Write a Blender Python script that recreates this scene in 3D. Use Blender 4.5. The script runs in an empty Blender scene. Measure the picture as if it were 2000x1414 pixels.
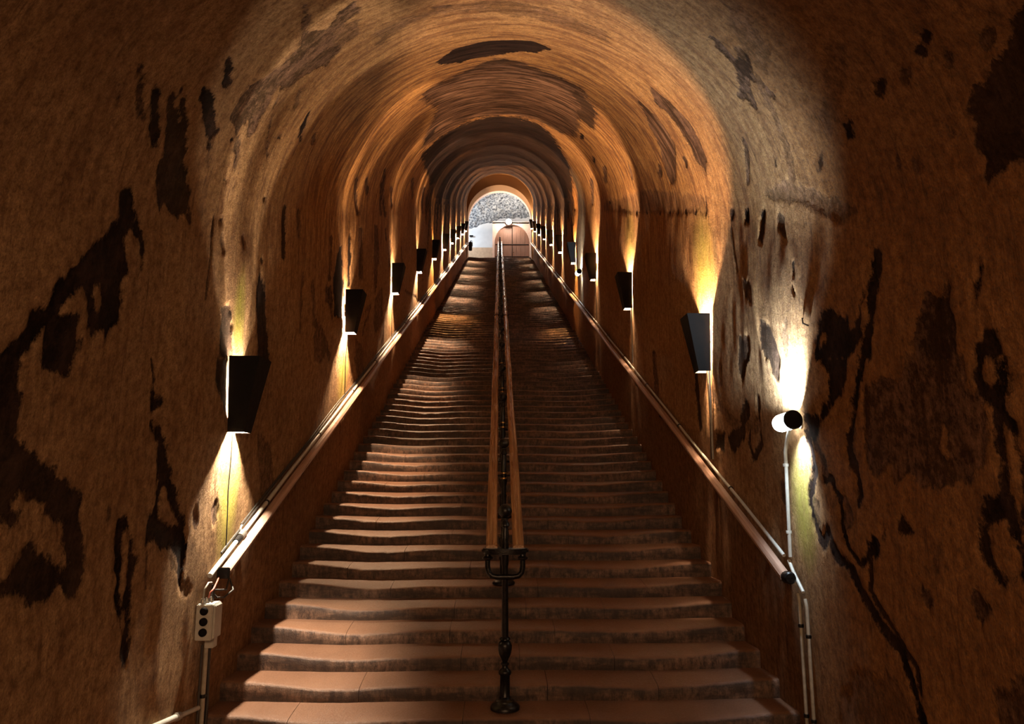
import bpy, bmesh, math, random
import numpy as np
from mathutils import Vector, Matrix

PI = math.pi
scene = bpy.context.scene
COL = scene.collection

# ------------------------------------------------------------------ camera, world, light, exposure
PITCH, YAW, EYE = 0.161, math.radians(1.0755), 1.88
cam_data = bpy.data.cameras.new('camera')
cam_data.sensor_width = 36.0
cam_data.lens = 1400.0 / 2000.0 * 36.0
cam_data.clip_end = 300
cam = bpy.data.objects.new('camera', cam_data)
cam.location = (0, 0, EYE)
cam.rotation_euler = (PI / 2 + PITCH, 0, -YAW)
COL.objects.link(cam)
scene.camera = cam
world = bpy.data.worlds.new('world')
world.use_nodes = True
world.node_tree.nodes['Background'].inputs[0].default_value = (1.0, 0.55, 0.28, 1)
world.node_tree.nodes['Background'].inputs[1].default_value = 0.0
scene.world = world
scene.view_settings.view_transform = 'Standard'
scene.view_settings.look = 'None'
scene.view_settings.gamma = 1.0
scene.view_settings.use_curve_mapping = False
scene.view_settings.exposure = 0.18
scene.cycles.max_bounces = 6
scene.cycles.diffuse_bounces = 3
scene.cycles.sample_clamp_indirect = 3.0
scene.cycles.caustics_reflective = False
scene.cycles.caustics_refractive = False


def lamp_light(name, kind, loc, power, colour, radius=0.03, parent=None, rot=None, size=None, size_y=None, spread=None):
    d = bpy.data.lights.new(name, kind)
    d.energy = power
    d.color = colour
    if kind == 'POINT':
        d.shadow_soft_size = radius
    if kind == 'SPOT':
        d.shadow_soft_size = radius
        d.spot_size = size
        d.spot_blend = size_y
    if kind == 'AREA':
        d.shape = 'RECTANGLE'
        d.size = size
        d.size_y = size_y
        if spread: d.spread = spread
    o = bpy.data.objects.new(name, d)
    o.location = loc
    if rot: o.rotation_euler = rot
    COL.objects.link(o)
    if parent: o.parent = parent
    return o


# added unseen fill standing in for lamps of the hall behind the photographer (dim, warm)
HALL_W = 140.0
lamp_light('hall_fill', 'AREA', (0.0, -2.2, 3.0), HALL_W, (1.0, 0.60, 0.31), rot=(math.radians(68), 0, 0), size=3.4, size_y=0.9)

# ------------------------------------------------------------------ dimensions (metres)
RUN, RISE, Y0, Z0 = 0.3493, 0.14, 5.6135, 0.14
SL = RISE / RUN
NSTEP = 119
YTOP = Y0 + (NSTEP - 1) * RUN
ZTOP = Z0 + (NSTEP - 1) * RISE
XL, XR, HS = -2.15, 2.22, 3.73
XC, RAD = (XL + XR) / 2, (XR - XL) / 2
YFLAT = 1.6


def plane(y):
    return Z0 + (max(y, YFLAT) - Y0) * SL


def lamp_y(i, side):
    if side < 0: return 5.79 + 4.10 * i
    return 7.42 + 4.18 * i


# ------------------------------------------------------------------ helpers
def tag(o, label=None, cat=None, group=None, kind=None):
    if label: o['label'] = label
    if cat: o['category'] = cat
    if group: o['group'] = group
    if kind: o['kind'] = kind
    return o


def empty(name, loc=(0, 0, 0), rz=0.0):
    o = bpy.data.objects.new(name, None)
    o.empty_display_size = 0.1
    o.location = loc
    o.rotation_euler = (0, 0, rz)
    COL.objects.link(o)
    return o


def link_mesh(name, me, mats, parent=None, loc=None, smooth=False):
    if not isinstance(mats, (list, tuple)): mats = [mats]
    for m in mats: me.materials.append(m)
    if smooth:
        me.polygons.foreach_set('use_smooth', [True] * len(me.polygons))
    o = bpy.data.objects.new(name, me)
    COL.objects.link(o)
    if parent: o.parent = parent
    if loc: o.location = loc
    return o


def share(name, src, parent=None, loc=(0, 0, 0), rot=None):
    o = bpy.data.objects.new(name, src.data)
    COL.objects.link(o)
    o.location = loc
    if rot: o.rotation_euler = rot
    if parent: o.parent = parent
    return o


class MB:
    def __init__(s): s.v = []; s.f = []

    def add(s, verts, faces):
        b = len(s.v)
        s.v += [tuple(p) for p in verts]
        s.f += [tuple(i + b for i in f) for f in faces]
        return s

    def box(s, x0, x1, y0, y1, z0, z1):
        return s.add([(x0, y0, z0), (x1, y0, z0), (x1, y1, z0), (x0, y1, z0), (x0, y0, z1), (x1, y0, z1), (x1, y1, z1), (x0, y1, z1)],
                     [(0, 3, 2, 1), (4, 5, 6, 7), (0, 1, 5, 4), (1, 2, 6, 5), (2, 3, 7, 6), (3, 0, 4, 7)])

    def prism(s, poly, a, b, axis='x'):
        n = len(poly)
        def P(p, t):
            if axis == 'x': return (t, p[0], p[1])
            if axis == 'y': return (p[0], t, p[1])
            return (p[0], p[1], t)
        return s.add([P(p, a) for p in poly] + [P(p, b) for p in poly],
                     [tuple(range(n))[::-1], tuple(range(n, 2 * n))] + [(i, (i + 1) % n, n + (i + 1) % n, n + i) for i in range(n)])

    def lathe(s, prof, seg=20, cx=0, cy=0, axis='z', org=(0, 0, 0)):
        vs = []; fs = []
        n = len(prof)
        for (r, z) in prof:
            for k in range(seg):
                a = 2 * PI * k / seg
                if axis == 'z': vs.append((org[0] + r * math.cos(a), org[1] + r * math.sin(a), org[2] + z))
                elif axis == 'y': vs.append((org[0] + r * math.cos(a), org[1] + z, org[2] + r * math.sin(a)))
                else: vs.append((org[0] + z, org[1] + r * math.cos(a), org[2] + r * math.sin(a)))
        for i in range(n - 1):
            for k in range(seg):
                fs.append((i * seg + k, i * seg + (k + 1) % seg, (i + 1) * seg + (k + 1) % seg, (i + 1) * seg + k))
        fs.append(tuple(range(seg))[::-1])
        fs.append(tuple(range((n - 1) * seg, n * seg)))
        return s.add(vs, fs)

    def tube(s, pts, r, seg=8, caps=True):
        pts = [Vector(p) for p in pts]
        vs = []; fs = []
        up = None
        for i, p in enumerate(pts):
            a = pts[max(i - 1, 0)]; b = pts[min(i + 1, len(pts) - 1)]
            t = (b - a).normalized()
            if up is None:
                up = Vector((0, 0, 1)) if abs(t.z) < 0.9 else Vector((1, 0, 0))
            u = t.cross(up).normalized(); w = u.cross(t).normalized(); up = w
            rr = r[i] if isinstance(r, (list, tuple)) else r
            for k in range(seg):
                an = 2 * PI * k / seg
                q = p + (u * math.cos(an) + w * math.sin(an)) * rr
                vs.append(tuple(q))
        for i in range(len(pts) - 1):
            for k in range(seg):
                fs.append((i * seg + k, i * seg + (k + 1) % seg, (i + 1) * seg + (k + 1) % seg, (i + 1) * seg + k))
        if caps:
            fs.append(tuple(range(seg))[::-1]); fs.append(tuple(range((len(pts) - 1) * seg, len(pts) * seg)))
        return s.add(vs, fs)

    def build(s, name, mat, parent=None, loc=None, smooth=False, bevel=0.0, auto=None):
        me = bpy.data.meshes.new(name)
        me.from_pydata(s.v, [], s.f)
        bm = bmesh.new(); bm.from_mesh(me)
        bmesh.ops.recalc_face_normals(bm, faces=bm.faces)
        if bevel:
            es = [e for e in bm.edges if len(e.link_faces) == 2 and e.calc_face_angle(0) > 0.5]
            bmesh.ops.bevel(bm, geom=es, offset=bevel, segments=2, affect='EDGES', clamp_overlap=True)
        bm.to_mesh(me); bm.free()
        if auto is not None:
            me.polygons.foreach_set('use_smooth', [True] * len(me.polygons))
            me.set_sharp_from_angle(angle=auto)
        return link_mesh(name, me, mat, parent, loc, smooth)


# ------------------------------------------------------------------ noise in numpy (smooth value noise)
def vnoise(x, y, seed=0):
    xi = np.floor(x).astype(np.int64); yi = np.floor(y).astype(np.int64)
    fx = x - xi; fy = y - yi
    fx = fx * fx * (3 - 2 * fx); fy = fy * fy * (3 - 2 * fy)
    def h(a, b):
        n = (a * 374761393 + b * 668265263 + seed * 974634777) & 0xffffffff
        n = ((n ^ (n >> 13)) * 1274126177) & 0xffffffff
        return ((n ^ (n >> 16)) & 0xffff) / 65535.0
    return (h(xi, yi) * (1 - fx) + h(xi + 1, yi) * fx) * (1 - fy) + (h(xi, yi + 1) * (1 - fx) + h(xi + 1, yi + 1) * fx) * fy


# ------------------------------------------------------------------ materials
class NT:
    def __init__(s, name):
        s.m = bpy.data.materials.new(name); s.m.use_nodes = True
        s.t = s.m.node_tree; s.n = s.t.nodes; s.b = s.n['Principled BSDF']

    def new(s, typ, **kw):
        n = s.n.new(typ)
        for k, v in kw.items(): setattr(n, k, v)
        return n

    def L(s, a, b): s.t.links.new(a, b)

    def mapping(s, src, scale, loc=(0, 0, 0)):
        n = s.new('ShaderNodeMapping'); n.inputs['Scale'].default_value = scale; n.inputs['Location'].default_value = loc
        s.L(src, n.inputs['Vector']); return n.outputs[0]

    def noise(s, vec, scale, detail=6, rough=0.6, dist=0.0):
        n = s.new('ShaderNodeTexNoise'); n.inputs['Scale'].default_value = scale; n.inputs['Detail'].default_value = detail
        n.inputs['Roughness'].default_value = rough; n.inputs['Distortion'].default_value = dist
        s.L(vec, n.inputs['Vector']); return n.outputs[0]

    def ramp(s, fac, stops):
        n = s.new('ShaderNodeValToRGB'); e = n.color_ramp.elements
        while len(e) < len(stops): e.new(0.5)
        for el, (p, c) in zip(e, stops):
            el.position = p; el.color = (c, c, c, 1) if isinstance(c, (int, float)) else (*c, 1)
        s.L(fac, n.inputs[0]); return n.outputs[0]

    def math(s, op, a, b=0.0, clamp=False):
        n = s.new('ShaderNodeMath', operation=op); n.use_clamp = clamp
        for i, v in enumerate((a, b)):
            if isinstance(v, (int, float)): n.inputs[i].default_value = v
            else: s.L(v, n.inputs[i])
        return n.outputs[0]

    def mix(s, fac, a, b, blend='MIX'):
        n = s.new('ShaderNodeMix', data_type='RGBA', blend_type=blend)
        for sock, v in ((n.inputs[0], fac), (n.inputs[6], a), (n.inputs[7], b)):
            if isinstance(v, (int, float)): sock.default_value = v
            elif isinstance(v, tuple): sock.default_value = (*v, 1)
            else: s.L(v, sock)
        return n.outputs[2]

    def bump(s, h, strength, dist=0.02, nrm=None):
        n = s.new('ShaderNodeBump'); n.inputs['Strength'].default_value = strength; n.inputs['Distance'].default_value = dist
        s.L(h, n.inputs['Height'])
        if nrm is not None: s.L(nrm, n.inputs['Normal'])
        return n.outputs[0]


def simple(name, col, rough=0.5, metal=0.0, var=0.25, scale=30.0, bump=0.15, spec=0.5):
    t = NT(name)
    tc = t.new('ShaderNodeTexCoord').outputs['Object']
    n = t.noise(tc, scale, 5, 0.6)
    c0 = tuple(max(0, c * (1 - var)) for c in col); c1 = tuple(min(1, c * (1 + var)) for c in col)
    t.L(t.ramp(n, [(0.3, c0), (0.7, c1)]), t.b.inputs['Base Color'])
    t.L(t.ramp(n, [(0.3, max(0, rough - 0.08)), (0.7, min(1, rough + 0.08))]), t.b.inputs['Roughness'])
    t.b.inputs['Metallic'].default_value = metal
    t.b.inputs['Specular IOR Level'].default_value = spec
    if bump: t.L(t.bump(n, bump, 0.005), t.b.inputs['Normal'])
    return t.m


def emitter(name, col, strength):
    t = NT(name)
    t.b.inputs['Base Color'].default_value = (*col, 1)
    t.b.inputs['Emission Color'].default_value = (*col, 1)
    t.b.inputs['Emission Strength'].default_value = strength
    return t.m


def plaster():
    """old tunnel render: brushed streaks that follow the profile, flaked dark patches, algae by the lamps"""
    t = NT('tunnel_plaster')
    uv = t.new('ShaderNodeUVMap'); uv.uv_map = 'unfold'
    U = uv.outputs[0]
    st = t.new('ShaderNodeAttribute', attribute_name='stain').outputs['Fac']
    am = t.new('ShaderNodeAttribute', attribute_name='amount').outputs['Fac']
    al = t.new('ShaderNodeAttribute', attribute_name='algae').outputs['Fac']
    va = t.new('ShaderNodeAttribute', attribute_name='vault').outputs['Fac']
    fine = t.noise(t.mapping(U, (1, 1, 1)), 38.0, 8, 0.7)
    grain = t.noise(t.mapping(U, (120, 70, 1)), 1.0, 3, 0.7)
    streak = t.noise(t.mapping(U, (9, 1.3, 1)), 1.0, 8, 0.66, 0.4)
    streak2 = t.noise(t.mapping(U, (26, 2.6, 1), (7, 3, 0)), 1.0, 6, 0.7, 0.3)
    blot = t.noise(t.mapping(U, (0.9, 0.7, 1), (3, 9, 0)), 1.0, 6, 0.6)
    blot2 = t.noise(t.mapping(U, (3.2, 1.6, 1), (13, 2, 0)), 1.0, 6, 0.65)
    base = t.mix(t.ramp(blot, [(0.35, 0.0), (0.65, 1.0)]), (0.31, 0.18, 0.085), (0.45, 0.285, 0.15))
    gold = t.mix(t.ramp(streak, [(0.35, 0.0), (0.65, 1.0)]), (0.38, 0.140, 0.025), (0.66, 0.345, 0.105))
    sd = t.new('ShaderNodeAttribute', attribute_name='ochre').outputs['Fac']
    dp = t.new('ShaderNodeAttribute', attribute_name='rail_shade').outputs['Fac']
    base = t.mix(sd, base, t.mix(t.ramp(blot, [(0.35, 0.0), (0.65, 1.0)]), (0.30, 0.13, 0.042), (0.42, 0.205, 0.078)))
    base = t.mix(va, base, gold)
    mid = t.noise(t.mapping(U, (14, 8, 1), (5, 5, 0)), 1.0, 7, 0.7)
    base = t.mix(t.math('MULTIPLY', t.ramp(mid, [(0.36, 1.0), (0.54, 0.0)]), 0.55), base, (0.20, 0.105, 0.05))
    base = t.mix(t.math('MULTIPLY', dp, t.ramp(streak2, [(0.3, 1.0), (0.75, 0.45)])), base, (0.11, 0.042, 0.022))  # painted shade below the rails, as a dark red-brown tint
    base = t.mix(t.math('MULTIPLY', t.ramp(streak, [(0.38, 0.92), (0.55, 0.0)]), t.math('ADD', t.math('MULTIPLY', va, 0.65), 0.35)), base, (0.13, 0.052, 0.020))
    s2 = t.math('MULTIPLY', t.ramp(streak2, [(0.36, 1.0), (0.46, 0.0)]), t.ramp(t.math('ADD', blot2, t.math('MULTIPLY', va, 0.05)), [(0.45, 0.0), (0.58, 1.0)]))
    base = t.mix(t.math('MULTIPLY', s2, t.math('ADD', t.math('MULTIPLY', va, 0.25), 0.62)), base, (0.060, 0.028, 0.018))
    base = t.mix(t.math('MULTIPLY', t.ramp(fine, [(0.38, 1.0), (0.50, 0.0)]), 0.7), base, (0.20, 0.115, 0.065))
    base = t.mix(t.math('MULTIPLY', t.ramp(grain, [(0.4, 1.0), (0.58, 0.0)]), 0.5), base, (0.14, 0.08, 0.05))
    spk = t.noise(t.mapping(U, (17, 13, 1), (2, 8, 0)), 1.0, 9, 0.78)
    base = t.mix(t.math('SUBTRACT', 0.85, t.math('MULTIPLY', va, 0.45)), base, t.ramp(spk, [(0.34, (0.42, 0.36, 0.30)), (0.50, (0.98, 0.96, 0.93)), (0.66, (1.5, 1.5, 1.5))]), 'MULTIPLY')
    alm = t.math('MULTIPLY', al, t.ramp(t.math('ADD', streak2, t.math('MULTIPLY', fine, 0.6)), [(0.55, 0.25), (0.95, 1.0)]), True)
    base = t.mix(alm, base, (0.40, 0.36, 0.07))
    # flaked patches: crisp ragged edge around the drawn outline
    nz = t.math('ADD', t.math('MULTIPLY', t.noise(t.mapping(U, (9, 6, 1)), 1.0, 8, 0.72), 0.88), t.math('MULTIPLY', streak2, 0.12))
    fld = t.math('ADD', st, t.math('MULTIPLY', t.math('SUBTRACT', nz, 0.5), 1.45))
    mask = t.math('MULTIPLY', t.ramp(fld, [(0.46, 0.0), (0.56, 1.0)]), am)
    dark = t.mix(t.ramp(t.math('ADD', t.math('MULTIPLY', blot2, 0.5), t.math('MULTIPLY', fine, 0.5)), [(0.42, 0.0), (0.66, 1.0)]), (0.006, 0.003, 0.0025), (0.038, 0.019, 0.013))
    soot = t.math('MULTIPLY', t.ramp(t.mix(va, t.math('ADD', t.math('MULTIPLY', blot2, 0.45), t.math('MULTIPLY', spk, 0.55)), t.math('ADD', t.math('MULTIPLY', streak, 0.6), t.math('MULTIPLY', streak2, 0.4))), [(0.47, 0.0), (0.60, 1.0)]), t.ramp(am, [(0.84, 1.0), (0.90, 0.12)]))
    dark = t.mix(t.math('MULTIPLY', soot, 0.85), dark, (0.26, 0.145, 0.105))
    rim = t.math('MULTIPLY', t.math('SUBTRACT', t.ramp(fld, [(0.36, 0.0), (0.50, 1.0)]), t.ramp(fld, [(0.50, 0.0), (0.56, 1.0)])), am)
    base = t.mix(t.math('MULTIPLY', rim, 0.35), base, (0.14, 0.08, 0.05))
    base = t.mix(t.math('MULTIPLY', mask, 1.0), base, dark)
    t.L(base, t.b.inputs['Base Color'])
    t.L(t.ramp(fine, [(0.3, 0.8), (0.7, 0.98)]), t.b.inputs['Roughness'])
    t.b.inputs['Specular IOR Level'].default_value = 0.08
    hgt = t.math('ADD', t.math('ADD', t.math('MULTIPLY', fine, 0.55), t.math('MULTIPLY', spk, 0.55)), t.math('ADD', t.math('MULTIPLY', streak2, 0.45), t.math('MULTIPLY', mask, -0.55)))
    t.L(t.bump(hgt, 0.95, 0.024), t.b.inputs['Normal'])
    return t.m


def stone():
    t = NT('worn_stone')
    g = t.new('ShaderNodeTexCoord').outputs['Object']
    geo = t.new('ShaderNodeNewGeometry')
    pos = geo.outputs['Position']
    sep = t.new('ShaderNodeSeparateXYZ'); t.L(geo.outputs['Normal'], sep.inputs[0])
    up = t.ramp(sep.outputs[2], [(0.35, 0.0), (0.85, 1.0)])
    drip = t.noise(t.mapping(pos, (20, 20, 9)), 1.0, 9, 0.78)
    blot = t.noise(t.mapping(pos, (2.2, 1.0, 9)), 1.0, 5, 0.65)
    fine = t.noise(pos, 70.0, 6, 0.7)
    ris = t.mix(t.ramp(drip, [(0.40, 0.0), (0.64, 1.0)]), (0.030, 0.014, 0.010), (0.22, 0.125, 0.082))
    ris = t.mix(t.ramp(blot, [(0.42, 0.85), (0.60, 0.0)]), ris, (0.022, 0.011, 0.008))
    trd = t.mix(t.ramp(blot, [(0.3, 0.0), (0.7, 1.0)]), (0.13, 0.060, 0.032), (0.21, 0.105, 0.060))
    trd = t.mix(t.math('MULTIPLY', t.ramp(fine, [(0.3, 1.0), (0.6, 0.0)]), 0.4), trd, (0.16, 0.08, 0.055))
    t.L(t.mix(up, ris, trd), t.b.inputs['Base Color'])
    t.L(t.ramp(fine, [(0.25, 0.32), (0.75, 0.62)]), t.b.inputs['Roughness'])
    h = t.math('ADD', t.math('MULTIPLY', fine, 0.4), t.math('MULTIPLY', drip, 0.5))
    t.L(t.bump(h, 0.8, 0.014), t.b.inputs['Normal'])
    return t.m


def wood(name, c0, c1, rough, sc=(60, 2, 60), slope=True):
    t = NT(name)
    tc = t.new('ShaderNodeTexCoord').outputs['Object']
    if slope:   # grain runs along the rail, which climbs with the stair
        r = t.new('ShaderNodeMapping'); r.inputs['Rotation'].default_value = (-math.atan(0.14 / 0.3493), 0, 0)
        t.L(tc, r.inputs['Vector']); tc = r.outputs[0]
    n = t.noise(t.mapping(tc, sc), 1.0, 6, 0.65, 0.3)
    w = t.noise(t.mapping(tc, (22, 0.8, 22)), 1.0, 4, 0.6)
    c = t.mix(t.ramp(n, [(0.35, 0.0), (0.65, 1.0)]), c0, c1)
    c = t.mix(t.ramp(w, [(0.35, 0.4), (0.5, 0.0)]), c, tuple(v * 0.5 for v in c0))
    t.L(c, t.b.inputs['Base Color'])
    t.L(t.ramp(w, [(0.3, rough - 0.08), (0.7, rough + 0.12)]), t.b.inputs['Roughness'])
    t.L(t.bump(n, 0.08, 0.003), t.b.inputs['Normal'])
    return t.m


def tufa():
    t = NT('rough_tufa')
    pos = t.new('ShaderNodeNewGeometry').outputs['Position']
    n = t.noise(t.mapping(pos, (5, 5, 8)), 1.0, 8, 0.8, 1.2)
    v = t.new('ShaderNodeTexVoronoi'); v.inputs['Scale'].default_value = 7.0; t.L(pos, v.inputs['Vector'])
    h = t.math('ADD', n, t.math('MULTIPLY', v.outputs['Distance'], 0.5))
    c = t.ramp(h, [(0.56, (0.03, 0.035, 0.045)), (0.70, (0.20, 0.22, 0.25)), (0.92, (0.50, 0.52, 0.54))])
    t.L(c, t.b.inputs['Base Color']); t.b.inputs['Roughness'].default_value = 0.9
    t.L(t.bump(h, 0.9, 0.12), t.b.inputs['Normal'])
    return t.m


M = {
    'plaster': plaster(), 'stone': stone(), 'tufa': tufa(),
    'iron': simple('painted_cast_iron', (0.012, 0.011, 0.012), 0.34, 0.55, 0.5, 60, 0.2),
    'brass': simple('worn_brass', (0.45, 0.27, 0.10), 0.35, 0.9),
    'sheet': simple('black_sheet_metal', (0.006, 0.005, 0.005), 0.7, 0.0, 0.4, 25, 0.1, 0.12),
    'liner': simple('white_enamel', (0.30, 0.28, 0.25), 0.45, 0.0, 0.05),
    'oak': wood('varnished_oak', (0.24, 0.115, 0.052), (0.48, 0.27, 0.135), 0.24, (60, 1.0, 60)),
    'rail_wood': wood('worn_rail_wood', (0.26, 0.15, 0.11), (0.48, 0.31, 0.24), 0.33),
    'door_wood': wood('door_planks', (0.15, 0.07, 0.045), (0.22, 0.11, 0.07), 0.55, (40, 40, 2), False),
    'grey_pvc': simple('grey_plastic', (0.42, 0.41, 0.38), 0.42, 0.0, 0.12, 20),
    'dim_pipe': simple('dusty_pipe', (0.30, 0.27, 0.22), 0.5, 0.0, 0.25, 20),
    'cable': simple('black_cable', (0.03, 0.027, 0.025), 0.5, 0.0, 0.3),
    'red_cable': simple('red_cable', (0.25, 0.06, 0.04), 0.5, 0.0, 0.3),
    'steel': simple('dull_steel', (0.35, 0.33, 0.30), 0.4, 0.8),
    'white_wall': simple('limewashed_wall', (0.56, 0.58, 0.60), 0.85, 0.0, 0.06, 3, 0.2),
    'buff_wall': simple('buff_dado', (0.42, 0.30, 0.20), 0.8, 0.0, 0.15, 6, 0.3),
    'pink_wall': simple('pale_render', (0.62, 0.44, 0.36), 0.8, 0.0, 0.12, 4, 0.2),
    'bulb_warm': emitter('bulb_warm', (1.0, 0.80, 0.55), 60.0),
    'bulb_amber': emitter('bulb_amber', (1.0, 0.50, 0.12), 45.0),
    'bulb_cool': emitter('bulb_cool', (0.86, 0.97, 1.0), 30.0),
    'opal': emitter('opal_glass_lit', (0.90, 1.0, 0.99), 18.0),
}


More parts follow.
